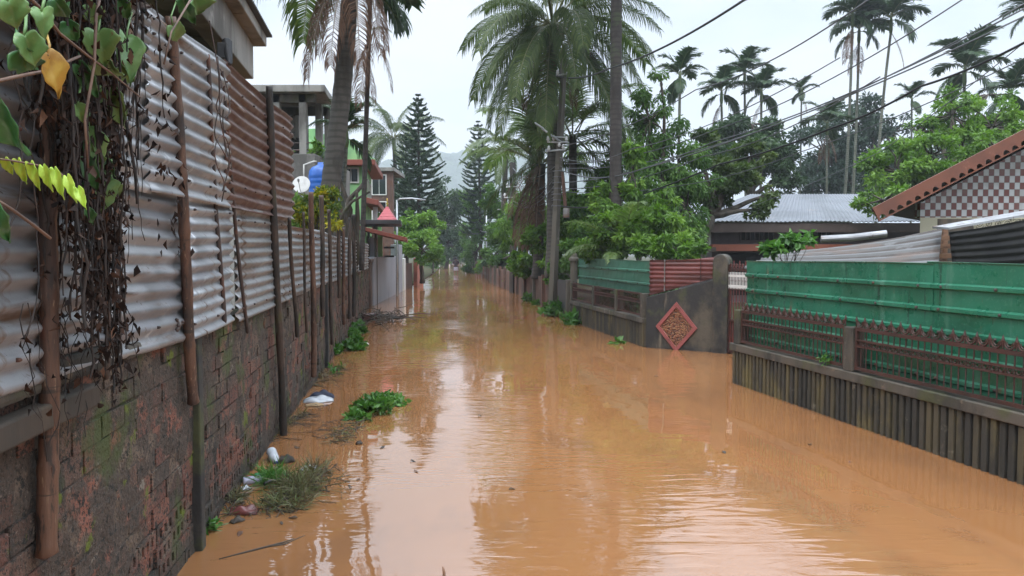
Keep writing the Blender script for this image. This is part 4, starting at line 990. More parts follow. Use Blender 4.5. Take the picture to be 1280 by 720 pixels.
tree('shrub', 'broad yellow-green bush in front of the drooping tree, above the faded green sheet', 'bush', P(800,345,16.5),
     [lobe(795,288,16.5,26,22,0,14), lobe(760,282,17,20,24,0,10), lobe(830,280,16.6,20,20,0,10)], .03, 5200, (.14,.06), LF['bright'], B, 58, droop=.5)
tree('street_tree', 'light leafy tree filling the gap behind the dark coconut trunk', 'tree', P(742,345,23),
     [lobe(735,246,23,26,30,0,14), lobe(762,222,23.5,18,34,0,10), lobe(708,262,23.5,20,26,0,10), lobe(728,292,22.5,26,22,0,12)], .08, 8000, (.16,.06), LF['bright'], B, 59, droop=.7)
def rail_wall(label, ln, Ya, Yb, posts, rings=True, seed=1):
    rr = random.Random(seed)
    t = thing('railing_wall', label, 'wall', ln(Ya, 0))
    L = (Yb-Ya)*math.hypot(1, ln.k)
    mb = MB(); mb.obox(ln(Ya,-.5,-.13), ln.t*L, ln.n*.115, (0,0,.93)); mb.build('wall_core', M['mossy_concrete'], t)
    mb = MB(); s = .012
    while s < L-.04:
        mb.ca = rr.random(); w_ = .05*rr.uniform(.9,1.1); j = rr.gauss(0,.002)
        mb.obox(ln(Ya,-.5,-.02) + ln.t*s, ln.t*w_, ln.n*(.036+j), (0,0,.928+rr.gauss(0,.004)))
        s += .083
    mb.build('pale_facing', M['pale'], t, bevel=.005)
    mb = MB(); mb.obox(ln(Ya,.43,-.15), ln.t*L, ln.n*.185, (0,0,.095)); mb.build('coping', M['mossy_concrete'], t, bevel=.01)
    for Y in posts:
        mb = MB(); mb.obox(ln(Y,.524,-.13) - ln.t*.07, ln.t*.14, ln.n*.145, (0,0,.44)); mb.build('post', M['mossy_concrete'], t, bevel=.01)
    ps = sorted(posts)
    for a, b in zip(ps[:-1], ps[1:]):
        A = ln(a,0,-.02) + ln.t*.085; W = (b-a)*math.hypot(1, ln.k) - .17
        mb = MB()
        for z, h in ((.55,.03),(.775,.018),(.835,.018),(.935,.034)): mb.obox(A + Zv*z - ln.n*.012, ln.t*W, ln.n*.026, Zv*h)
        for e in (0, W-.028): mb.obox(A + ln.t*e + Zv*.58 - ln.n*.011, ln.t*.028, ln.n*.024, Zv*.355)
        nb = int(W/.075); 
        for q in range(1, nb): mb.tube([A + ln.t*(W*q/nb) + Zv*.58, A + ln.t*(W*q/nb) + Zv*.94], .0065, 5, False)
        for q in range(nb): mb.ring(A + ln.t*(W*(q+.5)/nb) + Zv*.815, ln.t, Zv, .020, .006, 8, 4)
        if rings:
            nr = int(W/.118)
            for q in range(nr):
                c = A + ln.t*(W*(q+.5)/nr) + Zv*1.024
                mb.tube([c + ln.t*(.047*math.cos(g_)) + Zv*(.05*math.sin(g_)) for g_ in [math.pi*(.93+1.14*k/11) - (.0 if k else 0) for k in range(12)]], .009, 6)
                mb.tube([c + ln.t*(.047*math.cos(g_))*.55 + Zv*(.03*math.sin(g_)) for g_ in [math.pi*(.95+1.1*k/9) for k in range(10)]], .005, 4)
            for q in range(nr+1):   # spear heads between the scrolls
                c = A + ln.t*(W*q/nr) + Zv*.97
                mb.tube([c, c+Zv*.05, c+Zv*.065, c+Zv*.078, c+Zv*.112], [.006,.006,.013,.011,.001], 6)
        mb.build('railing', M['red_iron'], t, smooth=False, uv=False)
    return t
rail_wall('near pale-faced concrete wall topped by a red iron railing of scrolls and spears', NL, 3.0, 9.72, [9.58, 7.37, 5.05, 3.1], True, 1)
rail_wall('farther pale-faced concrete wall with plain red railing below the faded green sheet', FL, 13.36, 18.5, [13.48, 14.95, 16.55, 18.4], False, 2)

def rib_sheet(name, label, a, b, z0, z1, up_n, mat, ribs, group=None, flip=1):
    """trapezoid-ribbed sheet between plan points a and b"""
    a = Vector((a[0],a[1],0)); b = Vector((b[0],b[1],0)); d = (b-a); L = d.length; d.normalize(); n = Vector((-d.y,d.x,0))*flip
    prof = [(z0,0)]
    for z in ribs:
        prof += [(z-.028,0),(z-.014,.026),(z+.014,.026),(z+.028,0)]
    prof.append((z1-.015,0)); prof.append((z1,.012))
    mb = MB(); nu = max(6, int(L/.25)); p1 = rnd.random()*6
    rows = []
    for z, o in prof:
        rows.append(mb.add([a + d*(L*u/nu) + n*(o + .011*math.sin(u/nu*L*2.1+p1+z*2) + .005*math.sin(u/nu*L*6.3+z*9)) + Zv*(z + .008*math.sin(u/nu*L*1.3+p1)*(1 if z > z1-.03 else 0)) for u in range(nu+1)]))
    for r in range(len(rows)-1):
        for u in range(nu): mb.face((rows[r]+u, rows[r]+u+1, rows[r+1]+u+1, rows[r+1]+u))
    mb.cm = 1   # roofing screws with rusty washers along the ribs
    for z in ribs:
        s_ = .18
        while s_ < L:
            c = a + d*(s_+rnd.gauss(0,.02)) + n*(.030+.011*math.sin(s_*2.1+p1+z*2)) + Zv*z
            mb.tube([c - n*.004, c + n*.006, c + n*.012], [.013,.012,.006], 7); s_ += .58
    o = mb.build(name, [mat, M['iron']], None, solid=.003)
    return tag(o, label, 'metal sheet', group)
rb = [.62,.82,1.02,1.215,1.41]
rib_sheet('green_sheet', 'green ribbed sheet behind the left bay of the scroll railing, next to the gate', NL(9.62,0,-.16)[:2], NL(6.45,0,-.15)[:2], .50, 1.605, 0, M['green_sheet'], rb, flip=-1)
rib_sheet('green_sheet', 'green ribbed sheet behind the right bay of the scroll railing, cut by picture edge', NL(6.52,0,-.135)[:2], NL(3.0,0,-.135)[:2], .50, 1.617, 0, M['green_sheet'], rb, flip=-1)
rib_sheet('green_sheet', 'faded green ribbed sheet on the farther wall beside the red corrugated panel', FL(18.3,0,-.17)[:2], FL(13.35,0,-.17)[:2], .93, 1.56, 0, M['green_sheet_old'], [1.12,1.36], flip=-1)

# wing wall with the pink diamond
A_ = Vector((2.40,13.28,0)); B_ = Vector((3.46,12.62,0)); wd = (B_-A_).normalized(); wn = Vector((wd.y,-wd.x,0)); WLn = (B_-A_).length
wing = thing('wing_wall', 'black-stained sloping wing wall with a pink diamond of pebbles and a domed gate pillar', 'wall', A_)
mb = MB(); poly = [A_ - Zv*.5, A_ + wd*WLn - Zv*.5, A_ + wd*WLn + Zv*1.255, A_ + wd*WLn*.55 + Zv*1.09, A_ + Zv*.905]
mb.prism(poly, -wn*.16); mb.build('wall_slab', M['black_concrete'], wing, bevel=.012)
mb = MB()
c0 = A_ + wd*(WLn-.05) - wn*.16
prof = [c0 - Zv*.5, c0 + wd*.265 - Zv*.5] + [c0 + wd*(.1325+.1325*math.cos(a)) + Zv*(1.545+.135*math.sin(a)) for a in [math.pi*k/10 for k in range(11)]]
mb.prism([p + wn*.205 for p in prof], -wn*.29); mb.build('pillar', M['black_concrete'], wing, bevel=.02)
dc = A_ + wd*(WLn*.455) + Zv*.40
def dia(hw, hh): return [dc + wd*hw, dc + Zv*hh, dc - wd*hw, dc - Zv*hh]
mb = MB(); mb.prism([p + wn*.003 for p in dia(.30,.355)], wn*.012); mb.build('pebble_panel', M['pebble'], wing)
mb = MB(); o_, i_ = dia(.375,.445), dia(.295,.35)
for k in range(4):
    a, b, c, d = o_[k], o_[(k+1)%4], i_[(k+1)%4], i_[k]
    mb.prism([a + wn*.004, b + wn*.004, c + wn*.004, d + wn*.004], wn*.03)
mb.build('diamond_border', M['pink'], wing, bevel=.004)
# red corrugated panel over the wing wall
mb = MB()
def fnr(u, v):
    zt = 1.575 + .065*u - .03*math.sin(u*math.pi*1.0) ; zb = .93 + .36*u
    z = zb + (zt-zb)*v
    return A_ + wd*(WLn*(u*1.0)) + wd*.02 - wn*(.10 - .012*math.sin(2*math.pi*z/.078) - .012*math.sin(u*5)) + Zv*z
mb.grid(fnr, 14, 72)
rp = mb.build('corrugated_sheet', M['red_sheet'], None, smooth=True, solid=.003); tag(rp, 'dull red corrugated panel standing on the slope of the wing wall', 'metal sheet')
for u, r in ((.25,.012),(.77,.008)):
    mb = MB(); mb.tube([A_ + wd*(WLn*u) + wn*-.07 + Zv*(.93+.36*u), A_ + wd*(WLn*u) - wn*.07 + Zv*(1.57+.05*u)], r, 6); mb.build('batten', M['galv_dull'] if u < .5 else M['red_iron'], rp)
# small lamp-cap post at the far end of the faded sheet
mb = MB(); c = FL(18.55,0,-.1)
mb.tube([c-Zv*.5, c+Zv*1.5], .09, 8); mb.lathe([(.13,1.5),(.13,1.56),(.09,1.6),(.08,1.66),(.02,1.72)], Matrix.Translation(c), 10)
tag(mb.build('gate_post', M['pole_concrete'], None), 'grey capped post at the far end of the faded green sheet', 'post')

# red gate
gt = thing('iron_gate', 'red iron gate with a white lattice band, squeezed between domed pillar and near wall', 'gate', (3.74,12.55,0))
G0 = Vector((3.655,12.50,0)); G1 = Vector((4.62,9.95,0)); gd = (G1-G0).normalized(); GL = (G1-G0).length; gn = Vector((gd.y,-gd.x,0))
mb = MB(); 
for z, h in ((.02,.05),(.55,.04),(1.08,.03),(1.22,.03),(1.40,.04)): mb.obox(G0 + Zv*z - gn*.02, gd*GL, gn*.04, Zv*h)
for s_ in (0, GL/2-.05, GL/2+.01, GL-.04): mb.obox(G0 + gd*s_ + Zv*.0 - gn*.022, gd*.04, gn*.044, Zv*1.5)
mb.build('gate_frame', M['red_iron'], gt)
mb = MB()
nb = int(GL/.075)
for q in range(nb): mb.tube([G0 + gd*(GL*(q+.5)/nb) + Zv*.05, G0 + gd*(GL*(q+.5)/nb) + Zv*(1.52+.05*(q%2))], .011, 5)
mb.build('bars', M['red_sheet'], gt, uv=False)
mb = MB()
for q in range(nb*2): 
    c = G0 + gd*(GL*(q+.5)/nb/2); mb.tube([c + Zv*1.10 + gn*.018, c + Zv*1.38 + gn*.018], .007, 5)
mb.obox(G0 + Zv*1.12 + gn*.01, gd*GL, gn*.012, Zv*.045); mb.obox(G0 + Zv*1.30 + gn*.01, gd*GL, gn*.012, Zv*.035)
mb.build('lattice_band', M['white_paint'], gt)
mb = MB()
for q in range(nb): mb.ring(G0 + gd*(GL*(q+.5)/nb) + Zv*1.485, gd, Zv, .033, .008, 10, 5)
mb.build('scrollwork', M['red_iron'], gt, uv=False)
mb = MB(); mb.obox(G0 + Zv*.05 - gn*.012, gd*GL, gn*.006, Zv*.5); mb.build('kick_plate', M['red_iron'], gt)

# ------------------------------------------------------------------ metal-roofed house behind the gate
hb = P(890,300,24.6); X0 = hb.x; X1 = P(1150,300,24.6).x
mh = thing('metal_roof_house', 'low house with pale corrugated metal roof, brown fascia and orange band behind the gate', 'house', (X0,24.6,0))
ze = P(888,277,24).z; zr = P(940,243,28).z; XL = P(886,276,24).x; XR = X1 + .6; rX = P(938,243,28).x
mb = MB(); mb.obox((X0,24.6,0), (X1-X0,0,0), (0,6.2,0), (0,0,ze-.03)); mb.build('wall', M['house_wall'], mh)
mb = MB(); nx = 160
def ro(u, v):
    x = (XL + (XR-XL)*u); y0 = 24.0; x2 = rX + (XR-rX)*u
    return (x + (x2-x)*v, y0 + 4*v, ze + (zr-ze)*v + .014*math.cos(u*nx*2.1) + .012*math.sin(u*17)*(1-v) - .02*math.sin(v*math.pi))
mb.grid(ro, nx*3, 5)
i = mb.add([(XL,24,ze),(rX,28,zr),(XL,32,ze)]); mb.face((i,i+2,i+1))
i = mb.add([(XL,32,ze),(XR,32,ze),(XR,28,zr),(rX,28,zr)]); mb.face((i,i+1,i+2,i+3))
mb.build('roof', M['roof_metal'], mh, smooth=False, solid=.02)
mb = MB(); mb.obox((XL+.02,24.06,ze-.34), (XR-XL,0,0), (0,.06,0), (0,0,.30)); mb.obox((XL+.02,24.13,ze-.34), (.06,0,0), (0,7.7,0), (0,0,.30)); mb.build('fascia', M['brown_paint'], mh)
mb = MB(); z0 = P(900,314,24.5).z; mb.obox((X0-.1,24.2,z0), (X1-X0+.2,0,0), (0,.38,0), (0,0,.22)); mb.build('sill_band', M['orange_band'], mh, bevel=.01)
def window(parent, c, wdt, hgt, frame_m, glass_m, ax=Vector((1,0,0)), out=Vector((0,-1,0)), bars=0):
    c = Vector(c); o = MB(); f = .05
    for dx, w_, z_, h_ in ((-wdt/2,f,0,hgt),(wdt/2-f,f,0,hgt),(-wdt/2+f,wdt-2*f,0,f),(-wdt/2+f,wdt-2*f,hgt-f,f)): o.obox(c + ax*dx + Zv*z_ - out*.02, ax*w_, out*.07, Zv*h_)
    for q in range(bars): o.obox(c + ax*(-wdt/2+f+(wdt-2*f)*(q+1)/(bars+1)-.012) + Zv*f - out*.01, ax*.024, out*.04, Zv*(hgt-2*f))
    wf = o.build('window', frame_m, parent)
    g_ = MB(); g_.obox(c - ax*(wdt/2-f) + Zv*f + out*.006, ax*(wdt-2*f), out*.008, Zv*(hgt-2*f)); g_.build('pane', glass_m, wf)
zw = P(945,302,24.6).z
window(mh, (P(946,300,24.6).x,24.6,zw), 1.15, .42, M['house_wall'], M['dark_void'], bars=6)
window(mh, (P(1018,300,24.6).x,24.6,zw), 1.15, .42, M['house_wall'], M['dark_void'], bars=6)
mb = MB(); mb.obox((X0+.3,24.57,.3), (2.2,0,0), (0,.02,0), (0,0,1.4)); mb.build('door', M['dark_void'], mh)
mb = MB()
for k in range(9): mb.obox((X0-1.0,24.5,2.0+.07*k), (.9,0,0), (0,.02,0), (0,0,.03))
mb.obox((X0-1.05,24.49,1.95), (.05,0,0), (0,.05,0), (0,0,.75)); mb.obox((X0-.12,24.49,1.95), (.05,0,0), (0,.05,0), (0,0,.75))
mb.build('porch_lattice', M['white_paint'], mh)
mb = MB(); mb.obox((X0-1.3,23.9,1.72), (1.25,0,0), (0,.7,0), (0,0,.16)); mb.build('porch_beam', M['brown_paint'], mh)

# ------------------------------------------------------------------ tiled-gable house at the right edge
YG = 15.0
e0 = P(1089,262,YG-.7); e1 = P(1280,163,YG-.7); sl_ = (e1.z-e0.z)/(e1.x-e0.x); ridgeX = e1.x + 1.1
xl = P(1150,280,YG).x
th = thing('tiled_gable_house', 'house gable with brown and white checkered tiles under a terracotta scalloped barge board', 'house', (xl,YG,0))
def roofz(x): return e0.z + sl_*((x if x < ridgeX else 2*ridgeX-x)-e0.x)
def checker_mat():
    m, nt, bs = newmat('checkered tiles')
    vec = nt.n.new('ShaderNodeTexCoord').outputs['UV']
    ck = nt.add('ShaderNodeTexChecker', Vector=nt.add('ShaderNodeMapping', Vector=vec, Scale=(1/.105,1/.135,1), Location=(0,0,.5)).outputs[0], Color1=(.52,.52,.53,1), Color2=(.16,.045,.035,1), Scale=1.0)
    br = nt.add('ShaderNodeTexBrick', {'offset':0.0}, Vector=vec, Color1=(1,1,1,1), Color2=(1,1,1,1), Mortar=(0,0,0,1), Scale=1.0)
    br.inputs['Brick Width'].default_value = .105; br.inputs['Row Height'].default_value = .135; br.inputs['Mortar Size'].default_value = .004
    dirt = nt.rng(nt.noise(vec, 2.5, 5), .45, .7)
    c = nt.mix(nt.mul(dirt,.35), ck.outputs[0], (.2,.17,.15))
    c = nt.mix(nt.math('SUBTRACT',1.0,br.outputs['Color']), c, (.2,.18,.17))
    nt.set(bs.inputs['Base Color'], c); bs.inputs['Roughness'].default_value = .25
    return m
zb = P(1200,272,YG).z
SH = .76*.62/.78 + .15; mb = MB(); pl_ = [(xl,YG,zb)]
xr = 2*ridgeX - xl
pl_ += [(xr,YG,zb),(xr,YG,roofz(xr-SH)-.12),(ridgeX+SH,YG,roofz(ridgeX)-.12),(xl,YG,roofz(xl-SH)-.12)]
mb.prism(pl_, (0,.2,0)); mb.build('gable', checker_mat(), th)
mb = MB(); mb.obox((xl,YG+.0,0), (xr-xl,0,0), (4.4,5.6,0), (0,0,zb)); mb.build('wall', M['cream'], th)
mb = MB(); x0b = P(1196,280,YG).x; zc_ = P(1200,287,YG).z; zt_ = zb-.03
mb.obox((x0b,YG-.025,zc_), (xr-x0b,0,0), (0,.02,0), (0,0,.018)); mb.obox((x0b,YG-.025,zt_), (xr-x0b,0,0), (0,.02,0), (0,0,.018))
x = x0b + .08
while x < xr - .1:
    mb.ring((x,YG-.015,(zc_+zt_)/2+.01), (1,0,0), (0,0,1), .075, .010, 12, 5); mb.ring((x,YG-.015,(zc_+zt_)/2+.01), (1,0,0), (0,0,1), .035, .008, 10, 4)
    mb.obox((x+.085,YG-.022,zc_+.018), (.014,0,0), (0,.014,0), (0,0,zt_-zc_-.018)); x += .185
mb.build('vent_grille', M['cream'], th, uv=False)
mb = MB(); mb.obox((x0b,YG-.004,zc_), (xr-x0b,0,0), (0,.003,0), (0,0,zt_-zc_)); mb.build('vent_shade', layered('shadowed plaster', (.22,.2,.15)), th)  # darker plaster panel paints the shade behind the vent rings
# roof slabs
for nm, xa, xb in (('roof', e0.x, ridgeX), ('roof', ridgeX, 2*ridgeX-e0.x)):
    mb = MB(); mb.prism([(xa,YG-.72,roofz(xa)+.02),(xb,YG-.72,roofz(xb)+.02),(xb,YG-.72,roofz(xb)-.05),(xa,YG-.72,roofz(xa)-.05)], (8.2*.62,8.2*.78,0)); mb.build(nm, M['brown_paint'], th)
# scalloped barge boards
for sg in (1,-1):
    mb = MB(); a = Vector((e0.x if sg > 0 else 2*ridgeX-e0.x, YG-.76, roofz(e0.x)+.03)); b = Vector((ridgeX, YG-.76, roofz(ridgeX)+.03)); d = b-a; L = d.length; d.normalize()
    dn = Vector((d.z,0,-d.x)) if sg > 0 else Vector((-d.z,0,d.x)); hgt = .27; pitch = .185; nsc = int(L/pitch)
    for q in range(nsc):
        s0 = a + d*(L*q/nsc); s1 = a + d*(L*(q+1)/nsc); w_ = L/nsc
        arc = [s0 + d*(w_*.5 + w_*.34*math.cos(t_)) + dn*(hgt - .085*math.sin(t_)) for t_ in [math.pi*k/8 for k in range(9)]]
        # upper band
        mb.obox(s0, d*w_, dn*(hgt-.085), (0,.035,0))
        # scalloped lower band, either side of the half-round cut
        top0 = s0 + dn*(hgt-.085); top1 = s1 + dn*(hgt-.085)
        left = [top0, s0 + d*(w_*.5) + dn*(hgt-.085)] + [p for p in arc[4:]] + [s0 + dn*hgt]
        right = [s0 + d*(w_*.5) + dn*(hgt-.085), top1, s1 + dn*hgt] + arc[:5]
        mb.prism(left, (0,.035,0)); mb.prism(right, (0,.035,0))
    mb.obox(a + dn*hgt, d*L, dn*.02, (0,.045,0))
    mb.build('barge_board', M['barge'], th)

# rusty shed sheets in front of the houses
def patch_sheet(name, label, c00, c10, c11, c01, n_rib, amp, mat, sag=.05):
    c00, c10, c11, c01 = map(Vector, (c00,c10,c11,c01)); nn = (c10-c00).cross(c01-c00).normalized(); mb = MB()
    def fn(u, v):
        p = c00.lerp(c10,u).lerp(c01.lerp(c11,u), v)
        return p + nn*(amp*math.sin(v*n_rib*2*math.pi) + sag*.3*math.sin(u*4+v)) - Zv*sag*math.sin(u*math.pi)
    mb.grid(fn, 20, n_rib*8)
    for k in range(len(mb.a)): mb.a[k] = min(1, max(0, .5 + .5*math.sin(((k//20)+.5)/8*2*math.pi) + rnd.gauss(0,.04)))  # rib shading painted as colour along with valley rust: dark troughs, pale crests
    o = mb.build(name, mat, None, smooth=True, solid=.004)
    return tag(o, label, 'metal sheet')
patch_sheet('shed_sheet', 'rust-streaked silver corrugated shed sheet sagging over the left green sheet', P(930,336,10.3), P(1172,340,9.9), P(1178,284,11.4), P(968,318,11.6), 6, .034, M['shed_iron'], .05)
patch_sheet('shed_sheet', 'dark tin shed side at the right edge under the checkered gable', P(1192,345,10.75), P(1330,345,10.2), P(1330,265,9.95), P(1186,290,10.5), 7, .012, M['shed_side'], .02)
mb = MB(); mb.obox(P(1186,287,10.5), P(1332,262,9.9)-P(1186,287,10.5), (.02,.45,.03), Zv*.03); tag(mb.build('ridge_sheet', M['galv'], None), 'thin pale ridge sheet along the top of the dark tin shed', 'metal sheet')
mb = MB()
for yy, wpx in ((296,30),(306,34),(318,36),(328,34)): mb.obox(P(1170,yy+5,11.3), P(1170+wpx,yy+4,11.2)-P(1170,yy+5,11.3), (0,.12,0), Zv*.07)
mb.obox(P(1178,345,11.5), (.07,0,0), (0,.07,0), Zv*.75); mb.obox(P(1204,345,11.4), (.07,0,0), (0,.07,0), Zv*.7)
tag(mb.build('timber_trestle', M['timber'], None), 'raw timber frame showing between the rusty shed sheet and the dark tin', 'timber frame')
mb = MB(); mb.obox(P(1172,345,12.4), P(1215,345,12.4)-P(1172,345,12.4), (0,.05,0), Zv*.95); tag(mb.build('shed_partition', M['dark_wood'], None), 'dark board wall behind the raw timber shed frame', 'partition')
mb = MB()
a, b = P(1026,299,13.5), P(1108,292,13.2)
mb.tube([a, a.lerp(b,.5)-Zv*.02, b], [.085,.09,.085], 14, True, .75)
tag(mb.build('rolled_sheet', M['galv'], None, smooth=False), 'pale rolled metal sheet lying behind the rusty shed roof', 'metal roll')

# ------------------------------------------------------------------ far right stained wall with posts
fw = thing('boundary_wall', 'low brick-red stained boundary wall with posts curving away behind the utility poles', 'wall', (1.62,18.5,0))
pts_ = [(1.46,18.75),(.80,25.4),(-.02,32.6),(-1.15,41.6),(-2.1,53.6),(-4.3,71.6)]
for k in range(len(pts_)-1):
    a, b = Vector((*pts_[k],0)), Vector((*pts_[k+1],0)); mb = MB(); mb.wall(a, b, -.5, .93-.03*k, .14, -.14); mb.build('wall_panel', M['rust_wall'], fw, bevel=.01)
    n = int((b-a).length/2.2)
    for q in range(n):
        c = a.lerp(b, q/n); mb = MB(); mb.cbox((c.x-.02,c.y,.26), .16, .16, 1.52, math.atan2((b-a).y,(b-a).x)); mb.build('post', M['pole_concrete'] if q % 3 == 0 else M['rust_wall'], fw, bevel=.01)
# dark panel at its near end
mb = MB(); mb.wall((1.62,18.45),(1.30,20.2), -.5, .98, .06); tag(mb.build('tin_panel', M['dark_tin'], None), 'dark tin panel between the concrete pole and the farther railing wall', 'panel')

# ------------------------------------------------------------------ LEFT background buildings
# porch roof at the top left
pr = thing('porch_roof', 'concrete porch roof on a dark post jutting above the corrugated fence at the top left', 'building', (-2.6,7.75,.06))
zt = 3.84
Ya, Yb_ = 2.6, 7.85
mb = MB(); a = Vector((WLx(Ya)-.1,Ya,zt)); b = Vector((WLx(Yb_)-.22,Yb_,zt)); d = b-a
mb.obox(a, d, (-7,0,0), (0,0,.11)); mb.build('roof_slab', M['grey_concrete'], pr, bevel=.01)
mb = MB(); mb.obox(a + Vector((.05,0,.112)), d + d.normalized()*.06, (-7.1,0,0), (0,0,.02)); mb.build('roof_sheet', M['dark_tin'], pr)
mb = MB(); mb.obox(a + Vector((-.12,0,-.36)), d - d.normalized()*.12, (-.16,0,0), (0,0,.358)); mb.build('edge_beam', M['grey_concrete'], pr, bevel=.01)
mb = MB(); e = b - d.normalized()*.35 + Vector((-.28,0,-.30)); mb.obox(e, (-6.5,-.9,0), (0,.18,0), (0,0,.298)); mb.build('end_beam', M['grey_concrete'], pr, bevel=.01)
mb = MB(); e2 = b + Vector((-.26,-.16,0)); mb.tube([Vector((e2.x,e2.y,.0)), Vector((e2.x,e2.y,zt-.36))], .055, 10); mb.build('post', M['dark_wood'], pr, smooth=True)
mb = MB(); e2 = b - d*.62 + Vector((-1.1,-.2,0)); mb.obox((e2.x,e2.y,0), (.2,0,0), (0,.2,0), (0,0,zt)); mb.build('post', M['dark_wood'], pr)
mb = MB(); q = a + Vector((-6.8,0,0)); mb.obox((q.x,q.y,0), (.15,0,0), (-.7,5,0), (0,0,3.8)); mb.build('rear_wall', M['grey_concrete'], pr)
tag_ = thing('plastic_scrap', 'dark wrapped bundle perched on top of the fence below the porch roof', 'bundle', WL(4.85, 2.93, .06))
mb = MB(); mb.cbox(WL(4.86,2.99,.06), .12, .07, .10, 1.7); mb.tube([WL(4.80,2.9,.1), WL(4.83,3.05,.08), WL(4.92,3.02,.06)], [.02,.035,.02], 8); mb.build('wrap', M['cable_black'], tag_, bevel=.02)

# unfinished concrete house
uh = thing('unfinished_house', 'unfinished grey concrete house with open upper storey, columns and block screen', 'building', (-7,21,.06))
yf = 21.0; zs = P(350,112,yf).z; xr_ = P(406,112,yf).x; zfl = P(380,190,yf).z
mb = MB(); mb.prism([(-14,yf,zs-.06),(xr_,yf,zs-.06),(xr_-.28,yf+2.6,zs-.06),(-14,yf+2.6,zs-.06)], (0,0,.2)); mb.build('roof_slab', M['grey_concrete'], uh, bevel=.02)
mb = MB(); mb.obox((-14,yf+.25,zs-.30), (xr_+14-.35,0,0), (0,.2,0), (0,0,.24)); mb.obox((-14,yf+2.2,zs-.30), (xr_+14-.5,0,0), (0,.2,0), (0,0,.24)); mb.build('beam', M['mossy_concrete'], uh)
for px, dy in ((378,.25),(345,.25),(398,1.6),(409,2.2)):
    c = P(px,150,yf+dy); mb = MB(); mb.obox((c.x-.10,yf+dy,zfl-.2), (.2,0,0), (0,.2,0), (0,0,zs-zfl+.12)); mb.build('column', M['grey_concrete'], uh, bevel=.01)
mb = MB(); x0 = P(318,150,yf+2.3).x; x1 = P(371,150,yf+2.3).x; nxb, nzb = 9, 4; cw = (x1-x0)/nxb; zb0 = P(345,172,yf+2.3).z; chh = (P(345,132,yf+2.3).z-zb0)/nzb
for q in range(nxb+1): mb.obox((x0+cw*q-.05,yf+2.25,zb0), (.1,0,0), (0,.14,0), (0,0,chh*nzb))
for r_ in range(nzb+1):
    for q in range(nxb): mb.obox((x0+cw*q+.05,yf+2.26,zb0+chh*r_-.05), (cw-.1,0,0), (0,.12,0), (0,0,.1 if r_ % 2 else .16))
mb.build('block_screen', M['grey_concrete'], uh)
mb = MB(); mb.obox((-14,yf+2.6,zfl-.2), (P(384,150,yf+2.6).x+14,0,0), (0,.15,0), (0,0,zs-zfl+.1)); mb.build('rear_wall', M['mossy_concrete'], uh)
mb = MB(); mb.obox((-14,yf+.1,zfl-.32), (xr_+14-.3,0,0), (0,4,0), (0,0,.14)); mb.build('floor_slab', M['mossy_concrete'], uh)
mb = MB(); xw = P(394,200,19.6).x; mb.obox((-14,19.6,.06), (xw+14,0,0), (0,.18,0), (0,0,P(380,192,19.6).z-.06)); mb.obox((xw-.18,19.79,.06), (.18,0,0), (0,4,0), (0,0,P(380,192,19.6).z-.06)); mb.build('lower_wall', M['grey_concrete'], uh, bevel=.02)
mb = MB(); mb.tube([P(335,190,yf+.3), P(402,186,yf+.3)], .025, 6); mb.tube([P(335,180,yf+.3), P(402,178,yf+.3)], .02, 6); mb.build('handrail', M['iron'], uh)

# green house
gy = 27.0
gh = thing('green_house', 'light green two-storey house with red cornices behind the left fence', 'house', (P(456,320,gy).x,gy,.06))
gx1 = P(457,230,gy).x; gx0 = gx1 - 5.5; side = Vector((-.62,4.4,0)); zc1 = P(440,208,gy).z
mb = MB(); mb.prism([(gx0,gy,0),(gx1,gy,0),(gx1+side.x,gy+side.y,0),(gx0,gy+side.y,0)], (0,0,zc1)); mb.build('wall', M['green_wall'], gh, bevel=.01)
def cornice(z, h, ov): 
    mb = MB(); mb.prism([(gx0-ov,gy-ov,z),(gx1+ov,gy-ov,z),(gx1+side.x+ov,gy+side.y+ov,z),(gx0-ov,gy+side.y+ov,z)], (0,0,h)); mb.build('cornice', M['cornice'], gh, bevel=.015)
cornice(zc1+.002, .2, .42)
z2 = P(460,254,gy).z
mb = MB(); mb.prism([(gx1+.003,gy-.5,z2),(gx1+.55,gy-.5,z2-.12),(gx1+.55+side.x,gy+side.y,z2-.12),(gx1+side.x+.003,gy+side.y,z2)], (0,0,.2)); mb.build('canopy', M['cornice'], gh, bevel=.015)
mb = MB(); mb.obox((gx0+.6,gy+.25,zc1+.204), (gx1-gx0-.95,0,0), (0,.15,0), (0,0,.78)); mb.obox((gx1-1.3,gy+.42,zc1+.204), (1.15,0,0), (0,2.4,0), (0,0,.42)); mb.obox((gx0+.8,gy+1.2,zc1+.204), (2.6,0,0), (0,2,0), (0,0,1.35)); mb.build('parapet', M['green_wall'], gh, bevel=.02)
window(gh, (P(439,228,gy).x,gy,P(439,229,gy).z), .58, .56, M['white_paint'], M['glass'], bars=1)
window(gh, (P(415,228,gy).x,gy,P(439,229,gy).z), .58, .56, M['white_paint'], M['glass'], bars=1)
sd = side.normalized(); so_ = Vector((sd.y,-sd.x,0))
for k, s_ in enumerate((1.2, 3.0)):
    window(gh, Vector((gx1,gy,0)) + sd*s_ + Zv*(z2+.25), .7, .7, M['white_paint'], M['glass'], ax=sd, out=so_, bars=1)
for px in (449, 470):
    c = Vector((gx1,gy,0)) + sd*(.05 if px == 449 else 4.2) + so_*.25; mb = MB(); mb.obox(c + Zv*.0 - sd*.08, sd*.16, so_*.16, Zv*(z2-.13)); mb.build('column', M['white_paint'] if px == 449 else M['green_wall'], gh, bevel=.01)
mb = MB(); q = Vector((gx1,gy,0)) + sd*1.0 + so_*.003; mb.obox(q, sd*.9, so_*.02, Zv*2.1); mb.build('door', M['dark_wood'], gh)
